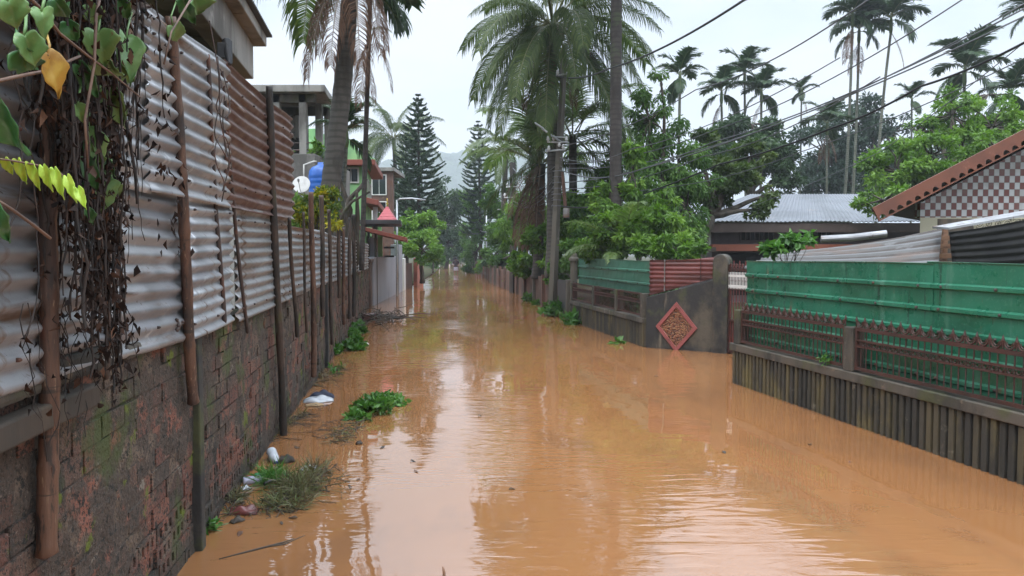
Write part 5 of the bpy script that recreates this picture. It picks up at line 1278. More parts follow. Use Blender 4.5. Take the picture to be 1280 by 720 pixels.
# brick building behind it
bb = thing('brick_house', 'bare brick house with grey windows between the green house and the coconut palm', 'building', (P(488,300,40).x,40,.06))
mb = MB(); bx = P(491,200,40).x; mb.obox((bx-2.6,40,0), (2.6,0,0), (-.4,3,0), Zv*P(490,214,40).z); mb.build('wall', M['rust_wall'], bb)
mb = MB(); mb.obox((bx-2.8,39.8,P(490,214,40).z+.003), (2.9,0,0), (0,4,0), Zv*.18); mb.build('roof_slab', M['grey_concrete'], bb)
window(bb, (P(474,240,40).x,40,P(470,244,40).z), .8, 1.1, M['white_paint'], M['glass'], bars=1)
window(bb, (P(474,240,40).x,40,P(470,275,40).z), .8, 1.0, M['white_paint'], M['glass'], bars=1)

# gate canopy with pink pyramid
gc = thing('gate_canopy', 'house gateway with sloping brown canopy and pink pyramid roof topped by gold finial', 'gateway', P(470,340,25.5))
c0, c1 = P(446,281,24), P(509,297,24.6); dv = Vector((-.45,3.4,0))
mb = MB(); mb.prism([c0, c1, c1+dv, c0+dv], (0,0,-.13)); mb.build('canopy', M['cornice'], gc, bevel=.01)
mb = MB(); q0, q1 = P(449,280,24.3), P(501,280,25); mb.prism([q0, q1, q1+dv*.8, q0+dv*.8], (0,0,.14)); mb.build('roof_slab', M['dark_tin'], gc, bevel=.01)
ap = P(484,257,26); zb_ = P(484,281,26).z; hw = (P(498,280,26).x-P(470,280,26).x)/2
mb = MB()
lay = 7
for k in range(lay):
    f0, f1 = k/lay, (k+1)/lay; z0 = zb_ + (ap.z-zb_)*f0; z1 = zb_ + (ap.z-zb_)*f1; w0 = hw*(1-f0)*1.0+.02; w1 = hw*(1-f1)+.005
    i = mb.add([(ap.x+sx*w0,26+sy*w0,z0) for sx,sy in ((-1,-1),(1,-1),(1,1),(-1,1))] + [(ap.x+sx*w1,26+sy*w1,z1) for sx,sy in ((-1,-1),(1,-1),(1,1),(-1,1))])
    mb.face((i+3,i+2,i+1,i)); mb.face((i+4,i+5,i+6,i+7))
    for q in range(4): mb.face((i+q, i+(q+1)%4, i+4+(q+1)%4, i+4+q))
mb.build('pyramid_roof', M['roof_tile_pink'], gc)
mb = MB(); mb.lathe([(.05,0),(.02,.05),(.05,.1),(.015,.16),(.03,.2),(.002,.3)], Matrix.Translation((ap.x,26,ap.z-.03)), 8); mb.build('finial', M['gold'], gc, smooth=True)
for px in (461,470): 
    c = P(px,320,24.8); mb = MB(); mb.tube([Vector((c.x,c.y,0)), Vector((c.x,c.y,c0.z-.2))], .045, 8); mb.build('column', M['dark_wood'], gc)
c = P(489,320,26); mb = MB(); mb.obox((c.x-.78,26,-.5), (.26,0,0), (0,.26,0), Zv*2.72); mb.build('column', M['plaster_grey'], gc)
mb = MB(); q = P(480,320,27); mb.obox((q.x-1.6,27.2,0), (1.5,0,0), (0,.1,0), Zv*2.3); mb.build('porch_wall', M['green_wall'], gc)
mb = MB()
for k in range(2):
    for zz in (1.55,1.85): mb.obox(P(480,320,25.6)+Vector((0,0,-P(480,320,25.6).z+zz)), (.35,0,0), (0,.05,0), Zv*.06)
mb.build('porch_rail', M['dark_wood'], gc)
mb = MB(); mb.wall((-4.47,24.02),(-4.80,31.2), -.5, 1.56, .15); o = mb.build('gate_wall', M['plaster_grey'], None, bevel=.01); tag(o, 'smooth grey plastered wall by the lane under the brown gate canopy', 'wall')
mb = MB(); mb.prism([(-4.90,23.45,-.5),(-4.46,23.45,-.5),(-4.50,23.98,-.5),(-4.92,23.98,-.5)], (0,0,1.9)); mb.prism([(-4.95,23.41,1.402),(-4.42,23.41,1.402),(-4.46,24.0,1.402),(-4.96,24.0,1.402)], (0,0,.1))
tag(mb.build('brick_pier', M['rust_wall'], None, bevel=.01), 'brick-red pier at the end of the left fence before the grey wall', 'pier')
mb = MB(); mb.prism([(-5.15,31.6,-.5),(-4.79,31.6,-.5),(-4.86,33.0,-.5),(-5.15,33.0,-.5)], (0,0,2.55)); tag(mb.build('gate_pillar', M['plaster_grey'], None, bevel=.02), 'tall dark grey pillar just past the grey plastered wall', 'pillar')
mb = MB(); mb.prism([(-5.2,33.4,-.5),(-4.84,33.4,-.5),(-4.9,34.3,-.5),(-5.2,34.3,-.5)], (0,0,1.95)); tag(mb.build('gate_pillar', M['white_paint'], None, bevel=.02), 'short whitish pillar between the grey pillar and the salmon wall', 'pillar')
sw = thing('salmon_wall', 'salmon pink garden wall in two steps under the round street tree', 'wall', (-5,34.5,0))
mb = MB(); mb.wall((-5.0,34.4),(-5.12,38.2), -.5, 1.18, .15); mb.build('wall_panel', M['rust_wall'], sw, bevel=.01)
mb = MB(); mb.wall((-4.86,38.2),(-5.3,44.5), -.5, 1.42, .2); mb.build('wall_panel', M['salmon'], sw, bevel=.01)

# water tank, its stand, satellite dish
ty = 18.6; tcx = P(405,230,ty).x; tzb = P(405,258,ty).z; tzt = P(405,203,ty).z; H_ = tzt-tzb
mb = MB(); r_ = .36; prof = [(r_*.98,0)]
for k in range(6): prof += [(r_, H_*(.03+.12*k)), (r_*1.03, H_*(.06+.12*k)), (r_*1.03, H_*(.10+.12*k)), (r_, H_*(.13+.12*k))]
prof += [(r_*.98,H_*.8),(r_*.8,H_*.88),(r_*.42,H_*.94),(r_*.42,H_*.99),(r_*.1,H_)]
tag(mb.lathe(prof, Matrix.Translation((tcx,ty,tzb)), 28) or mb.build('water_tank', M['blue_plastic'], None, smooth=True, uv=False), 'blue plastic water tank behind the leaning coconut trunk', 'water tank')
mb = MB(); mb.obox((tcx-.38,ty-.38,.05), (.76,0,0), (0,.76,0), Zv*(tzb-.055)); tag(mb.build('tank_stand', M['rust_wall'], None, bevel=.01), 'brick stand below the blue water tank', 'stand')
dy_ = 17.8; dcn = P(377,231,dy_)
ds = thing('satellite_dish', 'round off-white satellite dish on a bent pipe beside the blue tank', 'satellite dish', (dcn.x,dy_,.06))
Mx = Matrix.Translation(dcn) @ Matrix.Rotation(R(72),4,'X') @ Matrix.Rotation(R(0),4,'Z')
mb = MB(); mb.lathe([(.21,.035),(.17,.018),(.11,.006),(.05,.001),(.004,0),(.004,-.012),(.05,-.012),(.11,-.006),(.17,.006),(.212,.025)], Mx, 24); mb.build('reflector', M['dish'], ds)
mb = MB(); mb.tube([dcn+Vector((0,.06,0)), Vector((dcn.x,dy_+.06,.06))], .022, 8); mb.build('mast', M['steel'], ds)
mb = MB(); mb.tube([Mx @ Vector((0,-.19,.03)), Mx @ Vector((0,-.02,.27))], .008, 5); mb.tube([Mx @ Vector((0,-.03,.25)), Mx @ Vector((0,.03,.30))], .025, 8); mb.build('feed_arm', M['steel'], ds)
mb = MB(); mb.tube([P(380,232,18.0),P(380,206,18.0),P(392,202,18.1),P(396,202,18.1)], .022, 8); tag(mb.build('pipe', M['white_paint'], None, smooth=True), 'white bent pipe rising between the satellite dish and blue tank', 'pipe')
# dead stump branches over the lower fence
sb = thing('bare_stump', 'dark gnarled bare branches and stump leaning over the lower fence', 'tree', P(432,330,18))
mb = MB()
for ch, r0 in ((((430,330),(432,275),(436,250),(450,235),(458,224)),.09),(((436,300),(438,262),(430,240),(424,222),(418,212)),.07),(((425,300),(428,268),(440,252),(462,240)),.06),(((445,330),(447,270),(446,240)),.08),(((408,330),(409,280),(406,245)),.10)):
    pts = [P(x,y,17.5+rnd.uniform(-.3,.3)) for x,y in ch]; mb.tube(pts, [r0*(1-.6*k/(len(pts)-1)) for k in range(len(pts))], 8)
mb.build('trunk', M['bark'], sb, smooth=True)
# ------------------------------------------------------------------ utility poles and cables
def pole(name, label, base, top, r0, r1, mat='pole_concrete', n=8):
    t = thing(name, label, 'utility pole', base); base, top = Vector(base), Vector(top)
    mb = MB(); mb.tube([base - Zv*.5, base.lerp(top,.5), top], [r0,(r0+r1)/2,r1], n); mb.build('shaft', M[mat], t, smooth=n > 6)
    return t
pb = G(689,392); pb = Vector((pb.x,pb.y,0)); pt_ = P(706,55,pb.y); PY = pb.y
mp = pole('utility_pole', 'leaning grey concrete utility pole with crossarms, street lamp and meter box', pb, pt_, .125, .085, 'pole_concrete', 4)
def arm(x0, y0, x1, y1, r=.022, m='steel', dy=-.12):
    mb = MB(); mb.tube([P(x0,y0,PY+dy), P(x1,y1,PY+dy)], r, 6); mb.build('crossarm', M[m], mp)
arm(695,94,713,92,.025); arm(684,177,710,178,.03); arm(683,189,707,187,.025); arm(693,171,709,172,.02)
for x, y in ((685,174),(692,173),(708,174),(686,186),(704,184),(697,91),(711,89),(699,181)):
    mb = MB(); mb.lathe([(.02,-.06),(.035,-.03),(.05,0),(.03,.03),(.045,.05),(.015,.085)], Matrix.Translation(P(x,y,PY-.13)), 9); mb.build('insulator', M['porcelain'], mp, smooth=True)
mb = MB(); mb.tube([P(702,178,PY-.1), P(690,170,PY-.3), P(678,161,PY-.6)], .03, 8); mb.build('lamp_arm', M['steel'], mp, smooth=True)
mb = MB(); a, b = P(680,162,PY-.6), P(668,154,PY-.85); d = (b-a); mb.obox(a - Vector((0,.10,.02)), d, (.02,.16,0), (0,0,.05)); mb.build('lamp_head', M['steel'], mp, bevel=.02)
mb = MB(); mb.obox(P(704,272,PY-.12), (.17,0,0), (0,.12,0), Zv*.26); mb.build('meter_box', M['galv_dull'], mp, bevel=.01)
mb = MB(); mb.tube([P(703,215,PY-.12), P(707,262,PY-.05)], .05, 8); mb.build('bracket_pipe', M['rust_wall'], mp)
mb = MB()
for k in range(7):   # wire loops wound on the pole
    z = 3.0+.16*k; f = (z)/(pt_.z); c = pb.lerp(pt_, f); mb.ring(c, (1,0,0), (0,1,0), .15, .012, 12, 5)
mb.build('cable_coil', M['cable_grey'], mp)
p2b = G(641,366); p2 = pole('utility_pole', 'dark square utility pole with cable loops, second along the right side', Vector((p2b.x,p2b.y,0)), P(641,203,p2b.y), .15, .12, 'pole_dark', 4)
mb = MB(); mb.tube([P(630,247,p2b.y-.15), P(648,247,p2b.y-.15)], .03, 6); mb.build('crossarm', M['steel'], p2)
mb = MB(); mb.tube([P(632,234,p2b.y-.15), P(650,233,p2b.y-.15)], .03, 6); mb.build('crossarm', M['steel'], p2)
for x,y in ((631,244),(647,244),(634,231),(648,230)):
    mb = MB(); mb.lathe([(.03,-.06),(.06,0),(.04,.04),(.02,.09)], Matrix.Translation(P(x,y,p2b.y-.15)), 8); mb.build('insulator', M['porcelain'], p2, smooth=True)
p3b = G(628,353); p3 = pole('utility_pole', 'slimmer grey utility pole just beyond the dark square one', Vector((p3b.x,p3b.y,0)), P(629,232,p3b.y), .14, .1)
mb = MB(); mb.tube([P(622,262,p3b.y-.15), P(637,262,p3b.y-.15)], .03, 6); mb.build('crossarm', M['steel'], p3)
p4b = G(592,340); p4 = pole('utility_pole', 'dark far pole under the second araucaria with slack wires', Vector((p4b.x,p4b.y,0)), P(593,272,p4b.y), .22, .18, 'pole_dark')
mb = MB(); mb.tube([P(588,279,p4b.y-.2), P(599,279,p4b.y-.2)], .04, 6); mb.build('crossarm', M['steel'], p4)
p5 = pole('lamp_pole', 'thin pale steel pole between the dark far pole and the slimmer pole', Vector((*P(608,338,52).xy,0)), P(608,262,52), .06, .045, 'steel')
mb = MB(); mb.tube([P(608,263,52), P(603,260,52)], .04, 6); mb.build('lamp_arm', M['steel'], p5)
p6 = pole('lamp_pole', 'thin street lamp pole over the pink pyramid roof with a long curved arm', Vector((*P(496,330,29).xy,0)), P(496,250,29), .05, .04, 'steel')
mb = MB(); mb.tube([P(496,251,29), P(500,248.5,29), P(515,248,29), P(532,250,29)], .035, 6); mb.build('lamp_arm', M['steel'], p6, smooth=True)
# marker posts at the lane end
for i, (px, y0, Y, m, lab) in enumerate(((549,322,88,'white_paint','short white post at the left end of the far lane'),(562,322,96,'white_paint','thin white post left of the wading person'),(582,330,84,'white_paint','small pale post right of the wading person'),(544,329,80,'salmon','low pinkish post below the small leafy tree'))):
    b = P(px,330,Y); mb = MB(); mb.tube([Vector((b.x,Y,-.5)), Vector((b.x,Y,P(px,y0,Y).z))], .07, 8); tag(mb.build('marker_post', M[m], None), lab, 'post')

def cable(label, pts, r=.012, mat='cable_grey', sag=.0, group=None, n=14):
    """pts: world points; each span sags"""
    out = []
    for a, b in zip(pts[:-1], pts[1:]):
        a, b = Vector(a), Vector(b)
        for k in range(n):
            t = k/n; out.append(a.lerp(b,t) - Zv*(sag*4*t*(1-t)))
    out.append(Vector(pts[-1])); mb = MB(); mb.tube(out, r*1.0, 5)
    return tag(mb.build('cable', M[mat], None, smooth=True, uv=False), label, 'cable', group)
cable('thick black cable climbing from the concrete pole to the top edge', [P(696,95,PY-.15), P(760,86,PY-3.5), P(930,0,11), P(1130,-150,7)], .02, 'cable_black', .12)
RW = 'thin wires running from the concrete pole up to the right'
lab = 'thin grey wire in the bundle running right from the concrete pole'
for (x0,y0,x1,y1,x2,y2,r) in ((704,182,870,112,1085,0,.011),(707,205,900,160,1205,-2,.010),(707,210,905,178,1285,2,.010),(706,228,890,178,1285,8,.012),(706,236,880,195,1100,96,.009),(700,197,790,186,1050,72,.008),(705,214,800,212,1285,18,.012)):
    cable(lab, [P(x0,y0,PY-.15), P(x1,y1,PY-4), P(x2,y2,11)], r*1.15, 'cable_grey', .18, RW)
cable('black twisted cable sweeping low across the trees to the right edge', [P(703,258,PY-.15), P(760,256,PY-2), P(900,205,16), P(1040,160,13), P(1150,108,11.5), P(1290,48,10)], .019, 'cable_black', .05)
cable('thin wire running just below the black twisted cable at the right', [P(706,240,PY-.15), P(850,232,PY-3), P(1000,190,14), P(1290,68,10)], .009, 'cable_grey', .08)
cable('faint wire dropping from the trees towards the metal roof', [P(1290,45,11), P(1100,190,16), P(960,250,20), P(905,268,23.8)], .008, 'cable_grey', .05)
SW_ = 'slack wires between the concrete pole and the dark square pole'
for (x0,y0,x1,y1,s_) in ((702,200,641,210,.45),(702,215,641,220,.55),(703,230,643,228,.5),(702,245,645,236,.65),(700,222,634,248,.6),(702,208,632,242,.7)):
    cable('slack grey wire drooping from the concrete pole back to the dark square pole', [P(x0,y0,PY-.1), P(x1,y1,p2b.y-.1)], .012, 'cable_grey', s_, SW_)
cable('thick grey loop of cable hanging left of the dark square pole', [P(641,222,p2b.y-.15), P(634,262,p2b.y-.6), P(650,256,p2b.y-1.5), P(702,238,PY-.1)], .016, 'cable_grey', .25)
for (x0,y0,x1,y1,s_) in ((640,246,629,263,.5),(641,232,628,250,.5)):
    cable('short wire from the dark square pole to the slimmer pole behind', [P(x0,y0,p2b.y), P(x1,y1,p3b.y)], .015, 'cable_grey', s_, 'short wires between second and third poles')
for (x0,y0,x1,y1,s_) in ((628,262,594,279,1.0),(628,268,593,284,1.4)):
    cable('long slack wire from the slimmer pole to the dark far pole', [P(x0,y0,p3b.y), P(x1,y1,p4b.y)], .02, 'cable_grey', s_, 'wires to the far pole')
cable('wire crossing the lane from the far pole to the lamp over the pink pyramid', [P(593,276,p4b.y), P(560,280,55), P(496,300,29)], .012, 'cable_grey', .3)
# upper-fence side wires on the palm
cable('thin wire passing behind the leaning coconut palm to the green house', [P(700,100,PY), P(470,236,26), P(449,245,27)], .008, 'cable_grey', .3) if False else None

# ------------------------------------------------------------------ floating plants and rubbish
def flood_plants(label, cx, cy, wpx, hpx, n, leafs, mat, seed, hgt=.12, sticks=0, cat='water plants', name='floating_plants', stemm='sheath'):
    rs = np.random.RandomState(seed); rr = random.Random(seed); c = G(cx,cy); s = c.y/FPX
    rx = wpx/2*s; ry = abs(G(cx,cy-hpx/2).y - G(cx,cy+hpx/2).y)/2
    t = thing(name, label, cat, (c.x,c.y,0)); mb = MB(); C = []; Rd = []
    K = max(6, int(n/55))
    for k in range(K):
        a = rr.random()*6.283; r = rr.random()**.6; x = c.x + math.cos(a)*r*rx; y = c.y + math.sin(a)*r*ry
        h = hgt*(1.1-r)*rr.uniform(.6,1.3); C.append((x,y,.01+h*.55)); Rd.append(rr.uniform(.5,1.1)*min(rx,ry)*.42)
        mb.tube([(x+rr.gauss(0,.1),y+rr.gauss(0,.1),-.02), (x+rr.gauss(0,.03),y+rr.gauss(0,.03),h*.5), (x+rr.gauss(0,.06),y+rr.gauss(0,.06),h)], [.006,.005,.003], 5, False)
    for k in range(sticks):
        a = rr.random()*6.283; l = rr.uniform(.15,.5)*max(rx,ry); x = c.x + rr.gauss(0,rx*.5); y = c.y + rr.gauss(0,ry*.5); z = rr.uniform(.004,hgt*.5)
        mb.tube([(x,y,z), (x+math.cos(a)*l*.5+rr.gauss(0,.02), y+math.sin(a)*l*.5+rr.gauss(0,.02), z+rr.uniform(-.01,.04)), (x+math.cos(a)*l, y+math.sin(a)*l, rr.uniform(0,.03))], rr.uniform(.0015,.004), 4, False)
    mb.build('stems', M[stemm], t, smooth=True, uv=False)
    C = np.array(C); Rd = np.array(Rd); V, Q, A = clump_leaves(C, Rd, n, leafs[0], leafs[1], rs, -.15, .45, .8)
    V[:,2] = np.maximum(V[:,2], .003) 
    raw_mesh('leaves', V - np.array((c.x,c.y,0)), Q, A, LF[mat], t)
    return t
flood_plants('bright green clump of floating water plants out in the lane on the left', 472,514,64,34,950,(.075,.045), 'flood', 61, .17)
flood_plants('green water weed hugging the brick wall beyond the floating clump', 432,437,34,26,520,(.11,.06), 'flood', 62, .2)
flood_plants('smaller green weed tuft by the far end of the brick wall', 446,415,22,16,340,(.12,.065), 'flood', 63, .25)
flood_plants('thin scatter of weed shoots in the water below the wall weed', 424,462,22,14,60,(.08,.035), 'flood', 64, .06)
flood_plants('broad-leaved green plants around the foot of the concrete pole', 708,394,66,22,800,(.22,.13), 'flood', 65, .5)
flood_plants('small tuft of leaves in the water at the foot of the second pole', 664,378,24,7,220,(.2,.1), 'mid', 66, .3)
flood_plants('single leafy sprig floating before the pale-faced far wall', 771,429,10,4,24,(.14,.08), 'flood', 67, .05)
flood_plants('long mat of drowned straw trailing from the green clump', 435,538,46,30,160,(.09,.006), 'straw', 68, .03, 46, 'straw mat', 'straw_mat', 'dark_wood')
flood_plants('tangled heap of drowned grass beside the bottles', 382,612,64,48,900,(.16,.007), 'straw', 69, .10, 80, 'grass heap', 'straw_mat', 'dark_wood')
flood_plants('green grass strands washed against the wall beside the green bottle', 338,604,44,20,420,(.14,.007), 'flood', 70, .05, 14, 'grass heap', 'straw_mat', 'sheath')
flood_plants('thin line of wet straw between the grass heap and the brown packet', 340,640,70,16,180,(.10,.006), 'straw', 71, .03, 26, 'straw mat', 'straw_mat', 'dark_wood')
flood_plants('small leafy weed growing from the foot of the brick wall near the pilaster', 262,664,16,10,26,(.055,.03), 'flood', 72, .09)
flood_plants('sprig of weed growing from the coping of the scroll railing wall', 1026,443,10,8,8,(.01,.01), 'flood', 73, .03).hide_render if False else None
sp = thing('weed_sprig', 'small bright weed sprouting on the coping of the scroll railing wall', 'weed', NL(7.72,.525,.02))
rs = np.random.RandomState(8); cc = np.array([tuple(NL(7.72+dx,.56+dz,.02)) for dx,dz in ((0,0),(.05,.03),(-.05,.05),(.02,.07))])
V,Q,A = clump_leaves(cc, np.full(4,.045), 60, .045, .024, rs, .1); raw_mesh('leaves', V-np.array(sp.location), Q, A, LF['flood'], sp)

flood_plants('muddy straw drift packed along the foot of the wall before the pilaster', 285,636,26,40,200,(.08,.006), 'straw', 80, .04, 34, 'straw mat', 'straw_mat', 'dark_wood')
flood_plants('muddy straw drift at the wall between the bottles and the white bag', 366,530,16,40,200,(.09,.006), 'straw', 81, .04, 34, 'straw mat', 'straw_mat', 'dark_wood')
flood_plants('thin straw drift between the white bag and the green wall weed', 408,470,16,30,180,(.10,.007), 'straw', 82, .05, 30, 'straw mat', 'straw_mat', 'dark_wood')
def bottle(label, px, py, L, r, az, mat, capm, tilt=0.0, frac=.4):
    c = G(px,py); Mx = Matrix.Translation((c.x,c.y,r*frac)) @ Matrix.Rotation(az,4,'Z') @ Matrix.Rotation(R(90)+tilt,4,'Y') @ Matrix.Translation((0,0,-L/2))
    t = thing('plastic_bottle', label, 'bottle', (c.x,c.y,0)); mb = MB()
    mb.lathe([(r*.6,0),(r*.95,.01*L),(r,.06*L),(r*.94,.2*L),(r,.3*L),(r*.95,.45*L),(r,.58*L),(r*.85,.72*L),(r*.42,.86*L),(r*.36,.93*L)], Mx, 16); mb.build('bottle_body', mat, t, smooth=True, uv=False)
    mb = MB(); mb.lathe([(r*.42,.93*L),(r*.44,.935*L),(r*.44,.995*L),(r*.36,L)], Mx, 14); mb.build('cap', capm, t, smooth=True, uv=False); return t
def plastic(name, c, rough=.25, tr=0.0):
    m = layered(name, c, [((c[0]*.75,c[1]*.75,c[2]*.75), 12, .45, .65)], rough=rough); return m
pw = plastic('milky plastic', (.5,.52,.55)); pg = plastic('green plastic', (.03,.28,.12)); pbl = plastic('navy cap', (.02,.03,.16)); plc = plastic('lilac plastic', (.42,.40,.52))
bottle('milky white bottle with a navy cap lying against the brick wall', 342,576,.21,.042, R(-62), pw, pbl, .25, .7)
bottle('green-ended clear bottle afloat beside the grass strands', 338,597,.23,.034, R(28), pg, pg, 0, .5)
bottle('pale lilac bottle floating tip to tip with the green one', 319,603,.17,.034, R(25), plc, pw, 0, .5)
def wrapper(name, label, px, py, w_, l_, az, mat, h=.035, cat='litter'):
    c = G(px,py); mb = MB(); sd = rnd.random()*9; ca, sa = math.cos(az), math.sin(az)
    def fn(u, v):
        x = (u-.5)*l_; y = (v-.5)*w_*(1-.25*math.sin(u*5+sd))
        e = max(0, 1-(2*u-1)**4)*max(0,1-(2*v-1)**4)
        zz = .004 + h*e*(.65+.35*math.sin(u*9+sd)*math.cos(v*7+sd))
        return (c.x + x*ca - y*sa, c.y + x*sa + y*ca, zz)
    mb.grid(fn, 14, 10); return tag(mb.build(name, mat, None, smooth=True, solid=.002), label, cat)
wrapper('food_packet', 'reddish brown crumpled packet floating nearest the wall', 304,641,.10,.19, R(10), plastic('maroon foil', (.16,.05,.045), .3), .05)
wrapper('food_packet', 'dark sodden lump below the reddish packet', 296,652,.06,.09, R(60), M['dark_wood'], .03)
wrapper('plastic_bag', 'white plastic bag scrap washed against the wall before the weed', 398,501,.22,.34, R(15), pw, .06)
wrapper('plastic_bag', 'dark blue rag lying on the white bag scrap', 402,497.5,.12,.30, R(5), plastic('navy cloth', (.02,.025,.05), .7), .10)
wrapper('plastic_bag', 'tan scrap beside the white bag at the wall', 393,507,.10,.2, R(25), plastic('tan card', (.35,.24,.13), .8), .03)
wrapper('plastic_bag', 'clear cup lying on the far side of the grass heap', 388,588,.09,.16, R(-15), pw, .045)
wrapper('husk', 'brown coconut husk piece behind the milky bottle', 358,577,.10,.13, R(20), M['bark'], .06, 'husk')
wrapper('plastic_bag', 'small white foam scrap floating by the wall weed', 453,430.5,.14,.24, R(10), M['white_paint'], .04)
wrapper('food_packet', 'tiny dark scrap afloat below the green clump', 449,555,.04,.06, R(0), M['dark_wood'], .03)
wrapper('food_packet', 'white bottle-cap scrap at the foot of the wall', 306,612,.05,.07, R(0), pw, .03)
# curved black hose piece in the grass heap
mb = MB(); c = G(352,613); mb.tube([c + Vector((.10*math.cos(a)*1.2, .12*math.sin(a), .035*math.sin(a*.5)+.012)) for a in [R(20+16*k) for k in range(11)]], .014, 8); tag(mb.build('hose', M['cable_black'], None, smooth=True), 'curved black hose piece in the grass heap', 'hose')
mb = MB(); c = G(322,690); mb.tube([c+Vector((-.18,-.10,0)), c+Vector((-.05,0,.004)), c+Vector((.10,.12,.006)), c+Vector((.15,.2,.0))], [.004,.006,.005,.002], 6); mb.tube([c+Vector((-.02,.05,0)), c+Vector((.12,.1,.006)), c+Vector((.2,.25,.0))], [.003,.004,.002], 6); tag(mb.build('twig', M['dark_wood'], None, smooth=True), 'dark forked twig floating nearest the camera by the wall', 'twig')
mb = MB(); c = G(556,722); mb.tube([c-Zv*.2, c+Vector((-.004,0,.03)), c+Vector((-.012,.01,.055))], [.008,.008,.004], 7); tag(mb.build('stick', M['timber'], None, smooth=True), 'stick tip poking out of the water at the bottom edge', 'stick')
# debris pile by the brick pier
dp = thing('branch_pile', 'pile of wet dark branches heaped in front of the brick pier', 'branches', G(472,402))
mb = MB(); rr = random.Random(4); c = G(472,402)
for k in range(70):
    x = c.x + rr.gauss(0,.33); y = c.y + rr.gauss(0,.8); a = rr.random()*6.28; l = rr.uniform(.3,.9); z = rr.uniform(0,.16)
    mb.tube([(x,y,z), (x+math.cos(a)*l*.5, y+math.sin(a)*l*.5, z+rr.uniform(-.03,.10)), (x+math.cos(a)*l, y+math.sin(a)*l, max(0,z+rr.gauss(0,.1)))], [rr.uniform(.008,.022), .012, .005], 5)
for k in range(6):
    x = c.x + rr.gauss(.1,.3); y = c.y + rr.gauss(0,.5); mb.tube([(x,y,0),(x+rr.gauss(0,.05),y,rr.uniform(.15,.45))], [.012,.006], 5)
mb.build('branches', M['dark_wood'], dp, uv=False)
mb = MB(); c2 = G(462,400); mb.cbox((c2.x,c2.y,.09), .35, .25, .16, .4); tag(mb.build('brick_lump', M['red_sheet'], None, bevel=.04), 'dull red lump lying on the wet branch pile', 'litter')
# narrow strip of debris in front of the wall base
# ------------------------------------------------------------------ distant wading person
pp = G(570,342); pz = -.38
per = thing('person', 'person in dark top and pale shorts wading far down the flooded lane', 'person', (pp.x,pp.y,0))
def skin_fig():
    me = bpy.data.meshes.new('body')
    V = {'pel':(0,0,.95),'spine':(0,.02,1.15),'chest':(0,0,1.34),'neck':(0,0,1.48),'head':(0,-.02,1.57),'top':(0,-.01,1.70),
         'hl':(-.09,0,.90),'kl':(-.10,-.06,.50),'al':(-.10,.05,.08),'fl':(-.10,-.10,.03),'hr':(.09,0,.90),'kr':(.11,.05,.50),'ar':(.11,.16,.10),'fr':(.11,.03,.03),
         'sl':(-.17,0,1.40),'el':(-.25,.02,1.14),'wl':(-.16,-.16,1.02),'dl':(-.10,-.22,1.02),'sr':(.17,0,1.40),'er':(.25,.02,1.14),'wr':(.16,-.16,1.02),'dr':(.10,-.22,1.02)}
    rad = {'pel':.125,'spine':.115,'chest':.135,'neck':.05,'head':.085,'top':.07,'hl':.085,'kl':.055,'al':.038,'fl':.035,'hr':.085,'kr':.055,'ar':.038,'fr':.035,'sl':.055,'el':.04,'wl':.028,'dl':.03,'sr':.055,'er':.04,'wr':.028,'dr':.03}
    E = [('pel','spine'),('spine','chest'),('chest','neck'),('neck','head'),('head','top'),('pel','hl'),('hl','kl'),('kl','al'),('al','fl'),('pel','hr'),('hr','kr'),('kr','ar'),('ar','fr'),('chest','sl'),('sl','el'),('el','wl'),('wl','dl'),('chest','sr'),('sr','er'),('er','wr'),('wr','dr')]
    ks = list(V); me.from_pydata([(V[k][0],V[k][1],V[k][2]+pz) for k in ks], [(ks.index(a),ks.index(b)) for a,b in E], [])
    o = bpy.data.objects.new('body', me); COL.objects.link(o); o.parent = per
    md = o.modifiers.new('skin','SKIN'); 
    if not me.skin_vertices: me.attributes
    for k, sv_ in zip(ks, me.skin_vertices[0].data): sv_.radius = (rad[k],rad[k]*.85); sv_.use_root = (k == 'pel')
    o.modifiers.new('sub','SUBSURF').render_levels = 2
    me.materials.append(layered('skin', (.20,.11,.075), [], rough=.55))
    return o
try:
    skin_fig()
except Exception as ex:
    print('skin failed', ex); raise
T0 = Matrix.Translation((pp.x,pp.y,pz))
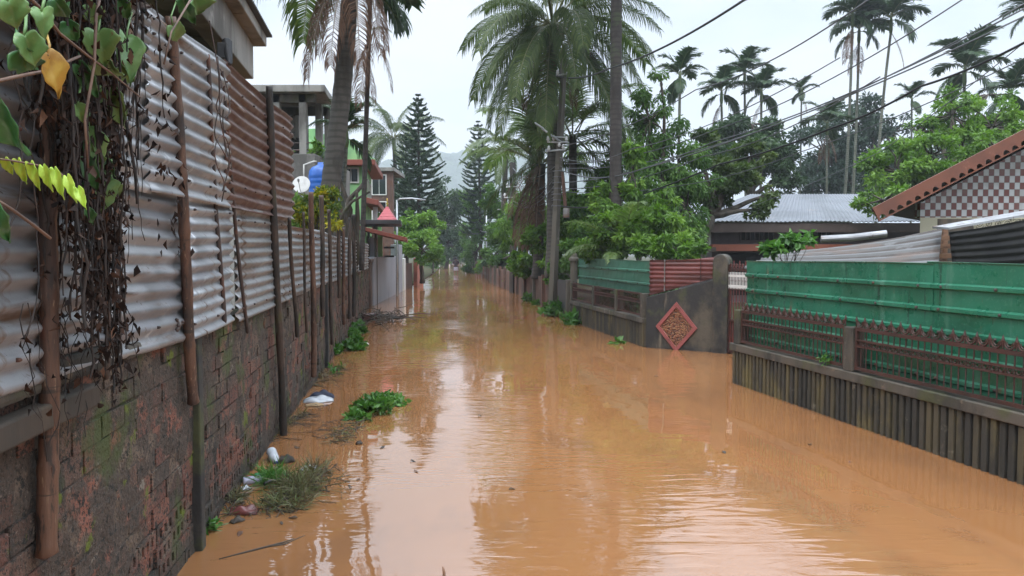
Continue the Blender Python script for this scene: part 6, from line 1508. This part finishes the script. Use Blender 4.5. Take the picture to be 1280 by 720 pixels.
mb = MB(); mb.lathe([(.165,.88),(.16,1.0),(.15,1.15),(.185,1.32),(.18,1.40),(.07,1.47)], T0 @ Matrix.Diagonal((1.05,.78,1,1)), 16)
for sg in (-1,1): mb.tube([T0 @ Vector((sg*.13,0,1.39)), T0 @ Vector((sg*.20,.0,1.30)), T0 @ Vector((sg*.235,.015,1.20))], [.075,.07,.068], 10)
mb.build('shirt', plastic('dark maroon shirt', (.035,.018,.022), .8), per, smooth=True)
mb = MB(); mb.lathe([(.17,.92),(.18,.80),(.19,.66),(.185,.62)], T0 @ Matrix.Diagonal((1.05,.85,1,1)), 16); mb.build('shorts', plastic('pale lilac cloth', (.36,.34,.42), .8), per, smooth=True)
mb = MB(); mb.lathe([(.10,1.55),(.108,1.61),(.10,1.69),(.06,1.735),(.01,1.745)], T0 @ Matrix.Translation((0,.012,0)), 14); mb.build('hair', plastic('black hair', (.012,.01,.01), .5), per, smooth=True)

import sys
for o in list(bpy.data.objects):
    if o.type == 'MESH' and not o.data.materials: print('no material', o.name)

# scattered floating scraps
FLG = 'small leaf scraps afloat on the flood water'
for k,(px,py) in enumerate(((300,668),(352,655),(372,560),(412,520),(420,582),(408,548),(398,476),(430,462),(455,470),(520,590),(516,577),(640,612),(662,424),(705,430),(788,402),(820,470),(640,470),(1012,556),(1062,578),(905,566),(478,560),(448,600),(330,625),(366,648),(428,447),(600,520))):
    c = G(px,py); rr = random.Random(k); L = rr.uniform(.03,.07); a = rr.random()*6.28; mb = MB(); ca, sa = math.cos(a), math.sin(a)
    def fl(u, v):
        x = (u-.5)*L; y = (v-.5)*L*.5*math.sin(math.pi*min(.97,max(.03,u)))
        return (c.x + x*ca - y*sa, c.y + x*sa + y*ca, .004 + .008*abs(v-.5) + .006*math.sin(u*5+k))
    mb.grid(fl, 6, 3); tag(mb.build('floating_leaf', M['dark_wood'] if k % 3 else M['bamboo'], None, smooth=True, solid=.0015), 'tiny dark leaf scrap floating on open muddy water', 'leaf', FLG)
